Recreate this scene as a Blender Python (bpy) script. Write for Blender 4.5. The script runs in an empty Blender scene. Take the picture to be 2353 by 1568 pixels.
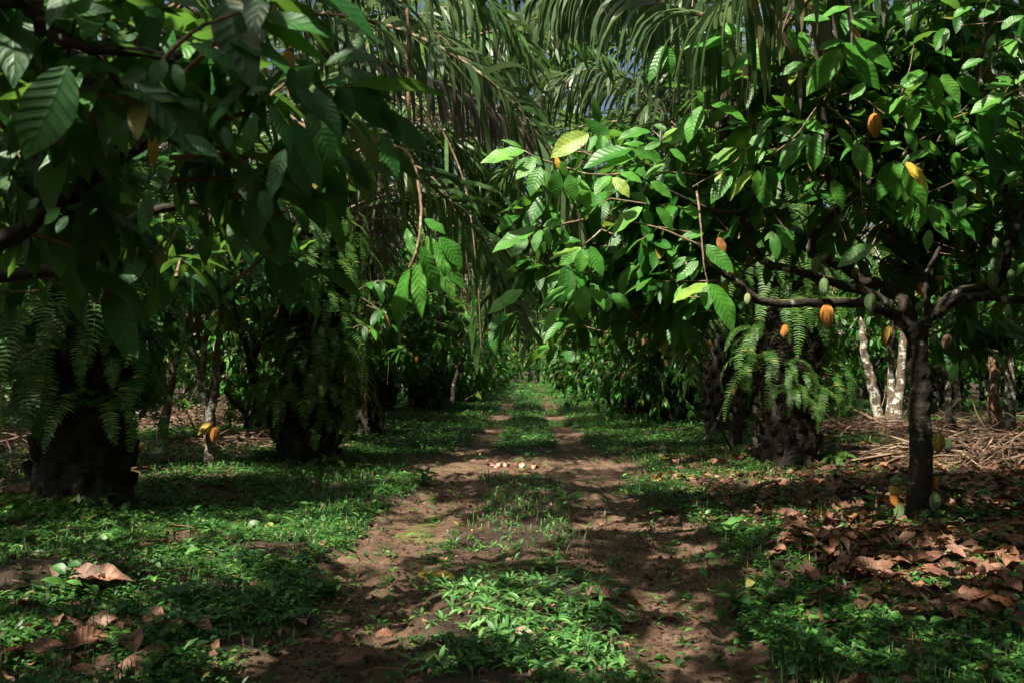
import bpy, math, random
import numpy as np
from mathutils import Vector, Matrix
R = np.random.RandomState(7)
random.seed(7)
sc = bpy.context.scene
COL = sc.collection
rad = math.radians

# ------------------------------------------------------------------ camera
EYE = np.array([0.0, 0.0, 1.4]); PITCH = rad(1.65); YAW = rad(0.98); FPX = 2286.7
cd = bpy.data.cameras.new('camera'); cam = bpy.data.objects.new('camera', cd); COL.objects.link(cam)
cam.location = EYE; cam.rotation_euler = (rad(90) + PITCH, 0, YAW)
cd.lens = 35; cd.sensor_width = 36; cd.clip_start = 0.05; cd.clip_end = 2000
cd.dof.use_dof = True; cd.dof.focus_distance = 9.0; cd.dof.aperture_fstop = 4.5
sc.camera = cam
FW = np.array([-math.sin(YAW)*math.cos(PITCH), math.cos(YAW)*math.cos(PITCH), math.sin(PITCH)])
RT = np.array([math.cos(YAW), math.sin(YAW), 0.0]); UP = np.cross(RT, FW)
def W(px, py, d):                      # a point of the place, measured on the photo (2352 px wide) at depth d
    return EYE + FW*d + RT*(px-1176)/FPX*d - UP*(py-784)/FPX*d
def G(px, py):                         # the same on the ground
    r = FW + RT*(px-1176)/FPX - UP*(py-784)/FPX
    return EYE + r*(-EYE[2]/r[2])

# ------------------------------------------------------------------ sky, sun, exposure
SUN_EL, SUN_AZ = 56, 217                # azimuth clockwise from +Y: behind the camera, to its left
S = np.array([math.sin(rad(SUN_AZ))*math.cos(rad(SUN_EL)), math.cos(rad(SUN_AZ))*math.cos(rad(SUN_EL)), math.sin(rad(SUN_EL))])
w = bpy.data.worlds.new('World'); sc.world = w; w.use_nodes = True
nt = w.node_tree; sky = nt.nodes.new('ShaderNodeTexSky'); sky.sky_type = 'NISHITA'; sky.sun_disc = False
sky.sun_elevation = rad(SUN_EL); sky.sun_rotation = rad(SUN_AZ); sky.air_density = 0.8; sky.dust_density = 6.0
nt.links.new(sky.outputs[0], nt.nodes['Background'].inputs[0]); nt.nodes['Background'].inputs[1].default_value = 0.05
sd = bpy.data.lights.new('sun', 'SUN'); sd.energy = 5.0; sd.angle = rad(0.9); sd.color = (1, 0.93, 0.78)
so = bpy.data.objects.new('sun', sd); COL.objects.link(so)
so.rotation_euler = Vector(S).to_track_quat('Z', 'Y').to_euler()
vs = sc.view_settings; vs.view_transform = 'Standard'; vs.look = 'None'; vs.gamma = 1; vs.exposure = 1.58
cy = sc.cycles; cy.max_bounces = 5; cy.diffuse_bounces = 2; cy.glossy_bounces = 2; cy.transmission_bounces = 4
cy.transparent_max_bounces = 4; cy.caustics_reflective = False; cy.caustics_refractive = False
cy.sample_clamp_indirect = 4; cy.use_adaptive_sampling = True; cy.adaptive_threshold = 0.02

# ------------------------------------------------------------------ openings in the canopy: where the photograph has sun, no branch or frond is grown in its way
OPEN = [(*W(1180, 350, 8.2), .45), (*W(1290, 420, 8.2), .5), (*W(1400, 370, 8.2), .5), (*W(1240, 540, 8.0), .35), (*W(1600, 330, 8.3), .35), (*W(1680, 380, 8.3), .5), (*W(1740, 450, 8.3), .5), (*W(1560, 260, 8.3), .3), (*W(1900, 160, 8.3), .55), (*W(2000, 140, 8.3), .5), (*W(2010, 300, 8.3), .35),
        (*W(2060, 400, 8.1), .45), (*W(2130, 430, 8.1), .35), (*W(1490, 430, 8.2), .4), (*W(1640, 680, 8.0), .3), (*W(2180, 180, 8.3), .35), (*W(1930, 450, 8.3), .25),
        (*G(870, 1228), .65), (*G(720, 1235), .5), (*G(560, 1225), .35), (*G(450, 1290), .3), (*G(1110, 1425), .5), (*G(1220, 1440), .35), (*G(1040, 1370), .2), (*G(1200, 1340), .2), (*G(1190, 1060), 1.0), (*G(1080, 1062), .9), (*G(1300, 1062), .8), (*G(1000, 1150), .3), (*G(1130, 1212), .28), (*G(1230, 1212), .25), (*G(1500, 1195), .3), (*G(1560, 1440), .2), (*G(900, 1340), .18), (*G(620, 1030), .8), (*G(2050, 1235), .3), (*G(2250, 1320), .4), (*G(1750, 1220), .3), (*G(2120, 1340), .3), (*G(2000, 1060), 1.0), (*G(2250, 1080), 1.0), (*G(430, 985), 1.2), (*G(480, 1000), .8),
        (*G(1100, 955), 1.0), (*G(1270, 955), .8), (*W(1000, 640, 4.0), .4), (*W(985, 560, 4.0), .3), (*W(940, 680, 4.0), .25), (*W(855, 330, 2.9), .14), (*G(1480, 1105), .35), (*W(2010, 900, 20), .8), (*W(1990, 960, 20), .5), (*W(2065, 900, 20), .6), (*W(335, 840, 20), .6), (*W(1850, 520, 14), 1.0), (*W(490, 1010, 12.9), .3), (*G(1520, 1380), .12), (*G(250, 1375), .12), (*W(1230, 840, 100), 5.0), (*W(1215, 875, 62), 2.0), (*W(1245, 850, 75), 2.2), (*W(490, 1050, 12.9), .4)]
_r = np.random.RandomState(55)
for _i in range(46):
    OPEN.append((*W(_r.uniform(1350, 2352), _r.uniform(60, 560), _r.uniform(8.2, 9.0)), _r.uniform(0.15, 0.32)))
OPEN = np.array(OPEN)
def shut(P, tmin=0.45):                   # True where a point stands between the sun and one of those places
    P = np.atleast_2d(P); hit = np.zeros(len(P), bool)
    for x, y, z, r in OPEN:
        v = P-[x, y, z]; t_ = v@S; d = np.linalg.norm(v-t_[:, None]*S, axis=1); hit |= (d < r+0.012*t_) & (t_ > tmin+r*0.5)
    return hit

# ------------------------------------------------------------------ materials
def mat(name):
    m = bpy.data.materials.new(name); m.use_nodes = True; t = m.node_tree
    b = t.nodes['Principled BSDF']; return m, t, b, t.nodes.new, t.links.new
def ramp(N, stops, interp='LINEAR'):
    r = N('ShaderNodeValToRGB'); e = r.color_ramp.elements; r.color_ramp.interpolation = interp
    while len(e) < len(stops): e.new(0.5)
    for q, (p, c) in zip(e, stops): q.position = p; q.color = (*c, 1)
    return r
def leaf_mat(name, stops, rough=0.42, trans=0.3, tcol=(0.22, 0.42, 0.05), veins=True, spec=0.5, mottle=0.35, interp='LINEAR', vk=9, bumpd=0.004):
    m, t, b, N, Lk = mat(name)
    g = N('ShaderNodeNewGeometry'); r = ramp(N, stops, interp); Lk(g.outputs['Random Per Island'], r.inputs[0])
    tc = N('ShaderNodeTexCoord'); nz = N('ShaderNodeTexNoise'); nz.inputs['Scale'].default_value = 9; nz.inputs['Detail'].default_value = 5
    Lk(tc.outputs['Object'], nz.inputs['Vector'])
    mr = N('ShaderNodeMapRange'); mr.inputs[1].default_value = 0.35; mr.inputs[2].default_value = 0.7
    mr.inputs[3].default_value = 1 - mottle; mr.inputs[4].default_value = 1 + mottle*0.6; Lk(nz.outputs['Fac'], mr.inputs[0])
    mx = N('ShaderNodeVectorMath'); mx.operation = 'SCALE'; Lk(r.outputs[0], mx.inputs[0]); Lk(mr.outputs[0], mx.inputs['Scale'])
    col = mx.outputs[0]
    if veins:
        sx = N('ShaderNodeSeparateXYZ'); Lk(tc.outputs['UV'], sx.inputs[0])
        a = N('ShaderNodeMath'); a.operation = 'ABSOLUTE'; Lk(sx.outputs[1], a.inputs[0])         # |v|
        q = N('ShaderNodeMath'); q.operation = 'MULTIPLY_ADD'; Lk(a.outputs[0], q.inputs[0]); q.inputs[1].default_value = -0.16; Lk(sx.outputs[0], q.inputs[2])
        f = N('ShaderNodeMath'); f.operation = 'MULTIPLY'; Lk(q.outputs[0], f.inputs[0]); f.inputs[1].default_value = 2*math.pi*vk
        s = N('ShaderNodeMath'); s.operation = 'SINE'; Lk(f.outputs[0], s.inputs[0])
        p = N('ShaderNodeMapRange'); Lk(s.outputs[0], p.inputs[0]); p.inputs[1].default_value = 0.8; p.inputs[2].default_value = 1.0
        mid = N('ShaderNodeMapRange'); Lk(a.outputs[0], mid.inputs[0]); mid.inputs[1].default_value = 0.07; mid.inputs[2].default_value = 0.0
        mxm = N('ShaderNodeMath'); mxm.operation = 'MAXIMUM'; Lk(p.outputs[0], mxm.inputs[0]); Lk(mid.outputs[0], mxm.inputs[1])
        vs_ = N('ShaderNodeMath'); vs_.operation = 'MULTIPLY_ADD'; Lk(mxm.outputs[0], vs_.inputs[0]); vs_.inputs[1].default_value = 0.2; vs_.inputs[2].default_value = 0.98
        m2 = N('ShaderNodeVectorMath'); m2.operation = 'SCALE'; Lk(col, m2.inputs[0]); Lk(vs_.outputs[0], m2.inputs['Scale']); col = m2.outputs[0]
        ns = N('ShaderNodeTexNoise'); ns.inputs['Scale'].default_value = 42; ns.inputs['Detail'].default_value = 3; Lk(tc.outputs['Object'], ns.inputs['Vector'])
        sp_ = N('ShaderNodeMapRange'); Lk(ns.outputs['Fac'], sp_.inputs[0]); sp_.inputs[1].default_value = 0.69; sp_.inputs[2].default_value = 0.73
        ed = N('ShaderNodeMath'); ed.operation = 'MULTIPLY_ADD'; Lk(a.outputs[0], ed.inputs[0]); ed.inputs[1].default_value = 0.5; Lk(nz.outputs['Fac'], ed.inputs[2])     # browned rims
        er = N('ShaderNodeMapRange'); Lk(ed.outputs[0], er.inputs[0]); er.inputs[1].default_value = 1.06; er.inputs[2].default_value = 1.12
        sm = N('ShaderNodeMath'); sm.operation = 'MAXIMUM'; Lk(sp_.outputs[0], sm.inputs[0]); Lk(er.outputs[0], sm.inputs[1])
        bm = N('ShaderNodeMix'); bm.data_type = 'RGBA'; Lk(sm.outputs[0], bm.inputs[0]); Lk(col, bm.inputs[6]); bm.inputs[7].default_value = (0.07, 0.05, 0.02, 1); col = bm.outputs[2]
        bp = N('ShaderNodeBump'); bp.inputs['Strength'].default_value = 0.28; bp.inputs['Distance'].default_value = bumpd
        inv = N('ShaderNodeMath'); inv.operation = 'MULTIPLY_ADD'; inv.inputs[1].default_value = -1.0; Lk(mxm.outputs[0], inv.inputs[0]); Lk(s.outputs[0], inv.inputs[2])
        Lk(inv.outputs[0], bp.inputs['Height']); Lk(bp.outputs[0], b.inputs['Normal'])
    Lk(col, b.inputs['Base Color']); b.inputs['Roughness'].default_value = rough; b.inputs['Specular IOR Level'].default_value = spec
    if trans > 0:
        tr = N('ShaderNodeBsdfTranslucent'); 
        tm = N('ShaderNodeMix'); tm.data_type = 'RGBA'; tm.blend_type = 'MIX'; tm.inputs[0].default_value = 0.6
        m3 = N('ShaderNodeVectorMath'); m3.operation = 'SCALE'; Lk(col, m3.inputs[0]); m3.inputs['Scale'].default_value = 2.2
        Lk(m3.outputs[0], tm.inputs[6]); tm.inputs[7].default_value = (*tcol, 1); Lk(tm.outputs[2], tr.inputs[0])
        ms = N('ShaderNodeMixShader'); ms.inputs[0].default_value = trans; Lk(b.outputs[0], ms.inputs[1]); Lk(tr.outputs[0], ms.inputs[2])
        Lk(ms.outputs[0], t.nodes['Material Output'].inputs[0])
    return m
M = {}
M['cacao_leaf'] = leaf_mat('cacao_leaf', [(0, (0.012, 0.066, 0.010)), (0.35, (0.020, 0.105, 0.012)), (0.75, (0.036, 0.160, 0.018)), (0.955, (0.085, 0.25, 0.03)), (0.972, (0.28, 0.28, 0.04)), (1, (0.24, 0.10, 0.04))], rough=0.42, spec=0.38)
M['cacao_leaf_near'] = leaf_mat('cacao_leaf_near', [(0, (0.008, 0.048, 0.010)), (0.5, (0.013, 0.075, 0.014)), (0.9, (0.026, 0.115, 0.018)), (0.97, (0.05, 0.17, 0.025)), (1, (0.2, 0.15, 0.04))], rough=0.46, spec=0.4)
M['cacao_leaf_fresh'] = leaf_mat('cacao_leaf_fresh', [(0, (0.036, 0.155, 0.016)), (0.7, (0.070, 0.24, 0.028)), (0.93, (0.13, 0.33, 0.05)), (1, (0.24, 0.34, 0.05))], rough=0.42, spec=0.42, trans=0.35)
M['leaf_yellow'] = leaf_mat('leaf_yellow', [(0, (0.62, 0.36, 0.03)), (1, (0.72, 0.5, 0.08))], tcol=(0.7, 0.5, 0.08), trans=0.3)
M['leaf_orange'] = leaf_mat('leaf_orange', [(0, (0.42, 0.17, 0.06)), (1, (0.5, 0.22, 0.08))], tcol=(0.5, 0.2, 0.05), trans=0.25)
M['palm_leaf'] = leaf_mat('palm_leaf', [(0, (0.022, 0.052, 0.016)), (0.5, (0.038, 0.080, 0.026)), (0.9, (0.085, 0.12, 0.05)), (1, (0.18, 0.15, 0.09))], spec=0.4, rough=0.42, trans=0.3, tcol=(0.22, 0.32, 0.12), veins=False, mottle=0.3)
M['palm_leaf_dull'] = leaf_mat('palm_leaf_dull', [(0, (0.075, 0.065, 0.052)), (1, (0.14, 0.12, 0.10))], rough=0.45, trans=0.15, tcol=(0.3, 0.25, 0.12), veins=False)
M['palm_leaf_green'] = leaf_mat('palm_leaf_green', [(0, (0.03, 0.075, 0.02)), (1, (0.06, 0.13, 0.03))], rough=0.4, trans=0.3, tcol=(0.2, 0.35, 0.06), veins=False)
M['dead_frond'] = leaf_mat('dead_frond', [(0, (0.14, 0.085, 0.05)), (0.6, (0.26, 0.17, 0.10)), (1, (0.38, 0.28, 0.19))], rough=0.8, trans=0.08, tcol=(0.3, 0.2, 0.1), veins=False, spec=0.2)
M['fern'] = leaf_mat('fern', [(0, (0.022, 0.080, 0.013)), (0.7, (0.048, 0.14, 0.02)), (0.93, (0.12, 0.22, 0.035)), (1, (0.3, 0.24, 0.05))], rough=0.55, trans=0.35, tcol=(0.26, 0.4, 0.05), veins=False)
M['weed'] = leaf_mat('weed', [(0, (0.012, 0.056, 0.011)), (0.6, (0.028, 0.108, 0.018)), (0.93, (0.09, 0.23, 0.04)), (0.975, (0.22, 0.22, 0.06)), (1, (0.16, 0.09, 0.04))], rough=0.5, trans=0.25, tcol=(0.16, 0.36, 0.06), veins=False, mottle=0.4)
M['weed_pale'] = leaf_mat('weed_pale', [(0, (0.036, 0.12, 0.028)), (0.6, (0.07, 0.20, 0.045)), (0.95, (0.13, 0.27, 0.07)), (1, (0.22, 0.18, 0.06))], rough=0.5, trans=0.25, tcol=(0.16, 0.36, 0.09), veins=False)
M['dry_leaf'] = leaf_mat('dry_leaf', [(0, (0.05, 0.022, 0.015)), (0.3, (0.115, 0.048, 0.030)), (0.6, (0.19, 0.090, 0.058)), (0.85, (0.29, 0.175, 0.13)), (0.95, (0.28, 0.11, 0.03)), (1, (0.09, 0.04, 0.025))], rough=0.6, trans=0.08, tcol=(0.35, 0.12, 0.04), spec=0.4, mottle=0.5, vk=8, bumpd=0.006)
M['far_leaf'] = leaf_mat('far_leaf', [(0, (0.02, 0.065, 0.014)), (1, (0.055, 0.15, 0.03))], rough=0.8, spec=0.1, trans=0.3, veins=False)
M['straw'] = leaf_mat('straw', [(0, (0.04, 0.024, 0.015)), (0.5, (0.11, 0.068, 0.045)), (1, (0.25, 0.17, 0.12))], rough=0.8, trans=0, veins=False, spec=0.2)

def bark_mat(name, base, lichen, amount, scale=5, moss=0.0):
    m, t, b, N, Lk = mat(name)
    tc = N('ShaderNodeTexCoord')
    n1 = N('ShaderNodeTexNoise'); n1.inputs['Scale'].default_value = 22; n1.inputs['Detail'].default_value = 6; Lk(tc.outputs['Object'], n1.inputs['Vector'])
    r1 = ramp(N, [(0.3, tuple(c*0.45 for c in base)), (0.7, tuple(c*1.5 for c in base))]); Lk(n1.outputs['Fac'], r1.inputs[0])
    n2 = N('ShaderNodeTexNoise'); n2.inputs['Scale'].default_value = scale; n2.inputs['Detail'].default_value = 8; n2.inputs['Roughness'].default_value = 0.62; Lk(tc.outputs['Object'], n2.inputs['Vector'])
    r2 = N('ShaderNodeMapRange'); r2.inputs[1].default_value = 0.62-amount*0.3; r2.inputs[2].default_value = 0.68-amount*0.3; Lk(n2.outputs['Fac'], r2.inputs[0])
    mx = N('ShaderNodeMix'); mx.data_type = 'RGBA'; Lk(r2.outputs[0], mx.inputs[0]); Lk(r1.outputs[0], mx.inputs[6]); mx.inputs[7].default_value = (*lichen, 1)
    col = mx.outputs[2]
    if moss:
        g = N('ShaderNodeNewGeometry'); s = N('ShaderNodeSeparateXYZ'); Lk(g.outputs['Normal'], s.inputs[0])
        a = N('ShaderNodeMath'); a.operation = 'MULTIPLY'; Lk(s.outputs[2], a.inputs[0]); Lk(n2.outputs['Fac'], a.inputs[1])
        r3 = N('ShaderNodeMapRange'); r3.inputs[1].default_value = 0.36; r3.inputs[2].default_value = 0.5; r3.inputs[4].default_value = moss; Lk(a.outputs[0], r3.inputs[0])
        m2 = N('ShaderNodeMix'); m2.data_type = 'RGBA'; Lk(r3.outputs[0], m2.inputs[0]); Lk(col, m2.inputs[6]); m2.inputs[7].default_value = (0.07, 0.10, 0.015, 1); col = m2.outputs[2]
    Lk(col, b.inputs['Base Color']); b.inputs['Roughness'].default_value = 0.85; b.inputs['Specular IOR Level'].default_value = 0.25
    bp = N('ShaderNodeBump'); bp.inputs['Strength'].default_value = 0.8; bp.inputs['Distance'].default_value = 0.02; Lk(n1.outputs['Fac'], bp.inputs['Height']); Lk(bp.outputs[0], b.inputs['Normal'])
    return m
M['bark'] = bark_mat('bark', (0.026, 0.021, 0.016), (0.26, 0.28, 0.22), 0.15, 7, moss=0.8)
M['bark_dark'] = bark_mat('bark_dark', (0.030, 0.024, 0.018), (0.30, 0.31, 0.26), 0.0, 6, moss=0.6)
M['bark_pale'] = bark_mat('bark_pale', (0.10, 0.075, 0.055), (0.44, 0.43, 0.37), 0.36, 7)
M['bark_brown'] = bark_mat('bark_brown', (0.20, 0.11, 0.07), (0.40, 0.36, 0.30), 0.15, 6)
M['twig'] = bark_mat('twig', (0.15, 0.10, 0.065), (0.3, 0.28, 0.2), 0.1, 9)
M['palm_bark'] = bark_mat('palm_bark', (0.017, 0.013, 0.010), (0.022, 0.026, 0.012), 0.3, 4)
def pod_mat(name, a, c):
    m, t, b, N, Lk = mat(name)
    tc = N('ShaderNodeTexCoord'); n = N('ShaderNodeTexNoise'); n.inputs['Scale'].default_value = 11; n.inputs['Detail'].default_value = 6; Lk(tc.outputs['Object'], n.inputs['Vector'])
    r = ramp(N, [(0.32, a), (0.62, c)]); Lk(n.outputs['Fac'], r.inputs[0])
    n2 = N('ShaderNodeTexNoise'); n2.inputs['Scale'].default_value = 70; n2.inputs['Detail'].default_value = 3; Lk(tc.outputs['Object'], n2.inputs['Vector'])
    r2 = ramp(N, [(0.33, (0.25, 0.2, 0.16)), (0.5, (1, 1, 1))]); Lk(n2.outputs['Fac'], r2.inputs[0])
    mx = N('ShaderNodeMix'); mx.data_type = 'RGBA'; mx.blend_type = 'MULTIPLY'; mx.inputs[0].default_value = 0.8; Lk(r.outputs[0], mx.inputs[6]); Lk(r2.outputs[0], mx.inputs[7])
    Lk(mx.outputs[2], b.inputs['Base Color']); b.inputs['Roughness'].default_value = 0.5
    bp = N('ShaderNodeBump'); bp.inputs['Strength'].default_value = 0.9; bp.inputs['Distance'].default_value = 0.012; Lk(n2.outputs['Fac'], bp.inputs['Height']); Lk(bp.outputs[0], b.inputs['Normal'])
    return m
M['pod_orange'] = pod_mat('pod_orange', (0.50, 0.17, 0.02), (0.68, 0.28, 0.035))
M['pod_green'] = pod_mat('pod_green', (0.085, 0.16, 0.055), (0.17, 0.26, 0.10))
M['pod_mixed'] = pod_mat('pod_mixed', (0.09, 0.12, 0.03), (0.52, 0.27, 0.03))
M['pod_yellow'] = pod_mat('pod_yellow', (0.30, 0.24, 0.04), (0.52, 0.36, 0.04))
M['pod_brown'] = pod_mat('pod_brown', (0.16, 0.09, 0.06), (0.28, 0.17, 0.11))
M['pod_pale'] = pod_mat('pod_pale', (0.28, 0.34, 0.14), (0.40, 0.42, 0.20))
M['husk'] = pod_mat('husk', (0.35, 0.12, 0.08), (0.62, 0.36, 0.28))
M['husk_dark'] = pod_mat('husk_dark', (0.05, 0.025, 0.015), (0.22, 0.09, 0.03))

# ------------------------------------------------------------------ noise
TAB = np.random.RandomState(3).rand(256, 256)
def vn(x, y, s=1.0, o=0):
    x = np.asarray(x)*s + o*17.3; y = np.asarray(y)*s + o*9.1
    xi = np.floor(x).astype(int); yi = np.floor(y).astype(int); fx = x-xi; fy = y-yi
    fx = fx*fx*(3-2*fx); fy = fy*fy*(3-2*fy)
    a = TAB[xi & 255, yi & 255]; b = TAB[(xi+1) & 255, yi & 255]; c = TAB[xi & 255, (yi+1) & 255]; d = TAB[(xi+1) & 255, (yi+1) & 255]
    return (a*(1-fx)+b*fx)*(1-fy) + (c*(1-fx)+d*fx)*fy
def fbm(x, y, s=1.0, o=0, n=4):
    v = 0; a = 0.5
    for k in range(n): v = v + a*vn(x, y, s*2**k, o+k); a *= 0.5
    return v/(1-0.5**n)
def sstep(a, b, x): t = np.clip((x-a)/(b-a), 0, 1); return t*t*(3-2*t)

# ------------------------------------------------------------------ ground shape
def mud(x, y):                                   # 1 on bare earth of the track, 0 off it
    x = np.asarray(x, float); y = np.asarray(y, float)
    wob = (fbm(x, y, 1.6, 5)-0.5)*0.5 + (fbm(x, y, 6, 8)-0.5)*0.22
    wide = 1+0.5*np.exp(-((y-8.5)/2.2)**2) + 0.5*np.exp(-((y-15)/2.0)**2)
    l = 1 - sstep(0.20, 0.40, np.abs(x+0.86+0.5*(wide-1))/wide + wob*0.8)
    r = 1 - sstep(0.22, 0.44, np.abs(x-0.78-0.45*(wide-1))/wide + wob*0.8)
    near = 1 - sstep(5.2, 6.2, y)
    clear = np.exp(-((y-14.8)/1.5)**4)*(1-sstep(1.5, 2.1, np.abs(x+0.1)))
    c2 = np.exp(-((y-7.7)/0.5)**4)*(1-sstep(0.9, 1.5, np.abs(x-0.4)))*0.55
    m = np.maximum(np.maximum(l, r), np.maximum(clear*0.95, c2))
    m = np.maximum(m, near*(1-sstep(0.25, 0.6, np.abs(x+0.95)+wob*0.8))*0.9)
    fade = 1 - 0.55*sstep(30, 60, y)
    return np.clip(m, 0, 1)*fade
def gz(x, y):
    x = np.asarray(x, float); y = np.asarray(y, float)
    near = np.exp(-np.maximum(0, y-12)/20)
    z = (fbm(x, y, 0.5, 1)-0.5)*0.16 + ((fbm(x, y, 3, 2)-0.5)*0.07 + (fbm(x, y, 12, 4, 3)-0.5)*0.035)*near
    m = mud(x, y)
    clod = sstep(0.56, 0.68, fbm(x, y, 7, 21, 3))*0.035*m*near
    z = z*(1-0.55*m) - 0.055*m + clod
    pdl = np.exp(-((x+0.96+0.09*np.sin(y*2.2)+0.5*(fbm(x, y, 4, 99)-0.5)*0.5)/(0.21+0.07*np.sin(y*1.7)))**4-((y-9.5)/1.25)**4); z = z*(1-0.92*pdl)-0.10*pdl 
    pf = np.exp(-((np.abs(x)-0.88)/0.5)**4-((y-28)/2.2)**4)+np.exp(-((np.abs(x)-0.85)/0.34)**4-((y-36.5)/3.0)**4); z = z*(1-0.9*pf)-0.09*pf
    t = ((x-1.02-0.10*(y-5))/0.05); z = z - 0.03*np.exp(-t*t)*(y < 7)*m
    mo = W(170, 1330, 6.2); z = z + 0.20*np.exp(-((x-mo[0])/0.62)**2-((y-mo[1]-0.1)/0.34)**2)*(0.6+0.9*fbm(x, y, 5, 30))
    mo = G(1990, 1290); z = z + 0.13*np.exp(-((x-mo[0])/0.9)**2-((y-mo[1])/0.35)**2)
    z = z + 0.10*sstep(2.2, 4.0, np.abs(x))*(1-sstep(7, 9, np.abs(x)))
    return z

def mk(name, V, F, m=None, parent=None, uv=None, smooth=True, mi=None, mats=None):
    me = bpy.data.meshes.new(name); V = np.asarray(V, np.float32); F = np.asarray(F, np.int32)
    k = F.shape[1]; me.vertices.add(len(V)); me.vertices.foreach_set('co', V.ravel())
    me.loops.add(F.size); me.loops.foreach_set('vertex_index', F.ravel())
    me.polygons.add(len(F)); me.polygons.foreach_set('loop_start', np.arange(0, F.size, k, dtype=np.int32))
    me.polygons.foreach_set('use_smooth', np.full(len(F), smooth, dtype=bool))
    if mi is not None: me.polygons.foreach_set('material_index', np.asarray(mi, np.int32))
    if uv is not None:
        l = me.uv_layers.new(name='UVMap'); l.data.foreach_set('uv', np.asarray(uv, np.float32)[F.ravel()].ravel())
    me.update(calc_edges=True)
    for q in (mats or ([m] if m else [])): me.materials.append(q)
    o = bpy.data.objects.new(name, me); COL.objects.link(o)
    if parent: o.parent = parent
    return o
def tag(o, label=None, cat=None, group=None, kind=None):
    if label: o['label'] = label
    if cat: o['category'] = cat
    if group: o['group'] = group
    if kind: o['kind'] = kind
    return o
def empty(name, loc, label, cat, group=None):
    o = bpy.data.objects.new(name, None); COL.objects.link(o); o.location = [float(c) for c in loc]; o.empty_display_size = 0.2
    return tag(o, label, cat, group)
def copy_child(ch, parent):
    c = ch.copy(); COL.objects.link(c); c.parent = parent
    for g in ch.children: copy_child(g, c)
    return c
def copy_tree(o, loc, rz=0, s=1.0, label=None, group=None):
    c = o.copy(); COL.objects.link(c); c.location = [float(q) for q in loc]; c.rotation_euler = (0, 0, rz); c.scale = (s, s, s)
    for ch in o.children: copy_child(ch, c)
    if label: c['label'] = label
    if group: c['group'] = group
    return c

# ground sheet
xs = np.concatenate([[-400, -200, -100, -60, -40, -30], np.arange(-24, -6, 0.4), np.arange(-6, 6, 0.045), np.arange(6, 24.1, 0.4), [30, 40, 60, 100, 200, 400]])
ys = np.concatenate([[-400, -100, -40, -20, -10, -4, 0, 2], np.arange(3, 12, 0.045), np.arange(12, 24, 0.11), np.arange(24, 60, 0.4), np.arange(60, 170, 3), [200, 300, 500, 900]])
X, Y = np.meshgrid(xs, ys); nx, ny = len(xs), len(ys)
idx = np.arange(nx*ny).reshape(ny, nx)
Fg = np.stack([idx[:-1, :-1], idx[:-1, 1:], idx[1:, 1:], idx[1:, :-1]], -1).reshape(-1, 4)
ground = mk('ground', np.stack([X, Y, gz(X, Y)], -1).reshape(-1, 3), Fg)
at = ground.data.attributes.new('mud', 'FLOAT', 'POINT'); at.data.foreach_set('value', mud(X, Y).ravel().astype(np.float32))
tag(ground, kind='structure')
m, t, b, N, Lk = mat('earth')
tc = N('ShaderNodeTexCoord'); a = N('ShaderNodeAttribute'); a.attribute_name = 'mud'
n1 = N('ShaderNodeTexNoise'); n1.inputs['Scale'].default_value = 3.0; n1.inputs['Detail'].default_value = 10; n1.inputs['Roughness'].default_value = 0.65; Lk(tc.outputs['Object'], n1.inputs['Vector'])
n2 = N('ShaderNodeTexNoise'); n2.inputs['Scale'].default_value = 38; n2.inputs['Detail'].default_value = 6; n2.inputs['Roughness'].default_value = 0.7; Lk(tc.outputs['Object'], n2.inputs['Vector'])
rs = ramp(N, [(0.35, (0.022, 0.012, 0.007)), (0.5, (0.045, 0.024, 0.013)), (0.68, (0.085, 0.046, 0.026))]); Lk(n1.outputs['Fac'], rs.inputs[0])
rm = ramp(N, [(0.3, (0.068, 0.035, 0.020)), (0.5, (0.140, 0.077, 0.045)), (0.7, (0.24, 0.150, 0.095))]); Lk(n1.outputs['Fac'], rm.inputs[0])
mx = N('ShaderNodeMix'); mx.data_type = 'RGBA'; Lk(a.outputs['Fac'], mx.inputs[0]); Lk(rs.outputs[0], mx.inputs[6]); Lk(rm.outputs[0], mx.inputs[7])
r2 = ramp(N, [(0.3, (0.45, 0.45, 0.45)), (0.6, (1.15, 1.15, 1.15))]); Lk(n2.outputs['Fac'], r2.inputs[0])
m2 = N('ShaderNodeMix'); m2.data_type = 'RGBA'; m2.blend_type = 'MULTIPLY'; m2.inputs[0].default_value = 0.8; Lk(mx.outputs[2], m2.inputs[6]); Lk(r2.outputs[0], m2.inputs[7])
Lk(m2.outputs[2], b.inputs['Base Color'])
rr = N('ShaderNodeMapRange'); rr.inputs[1].default_value = 0.4; rr.inputs[2].default_value = 0.65; rr.inputs[3].default_value = 0.42; rr.inputs[4].default_value = 0.9; Lk(n1.outputs['Fac'], rr.inputs[0]); Lk(rr.outputs[0], b.inputs['Roughness'])
bp = N('ShaderNodeBump'); bp.inputs['Strength'].default_value = 1.0; bp.inputs['Distance'].default_value = 0.05; Lk(n2.outputs['Fac'], bp.inputs['Height']); Lk(bp.outputs[0], b.inputs['Normal'])
ground.data.materials.append(m); M['earth'] = m

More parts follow.
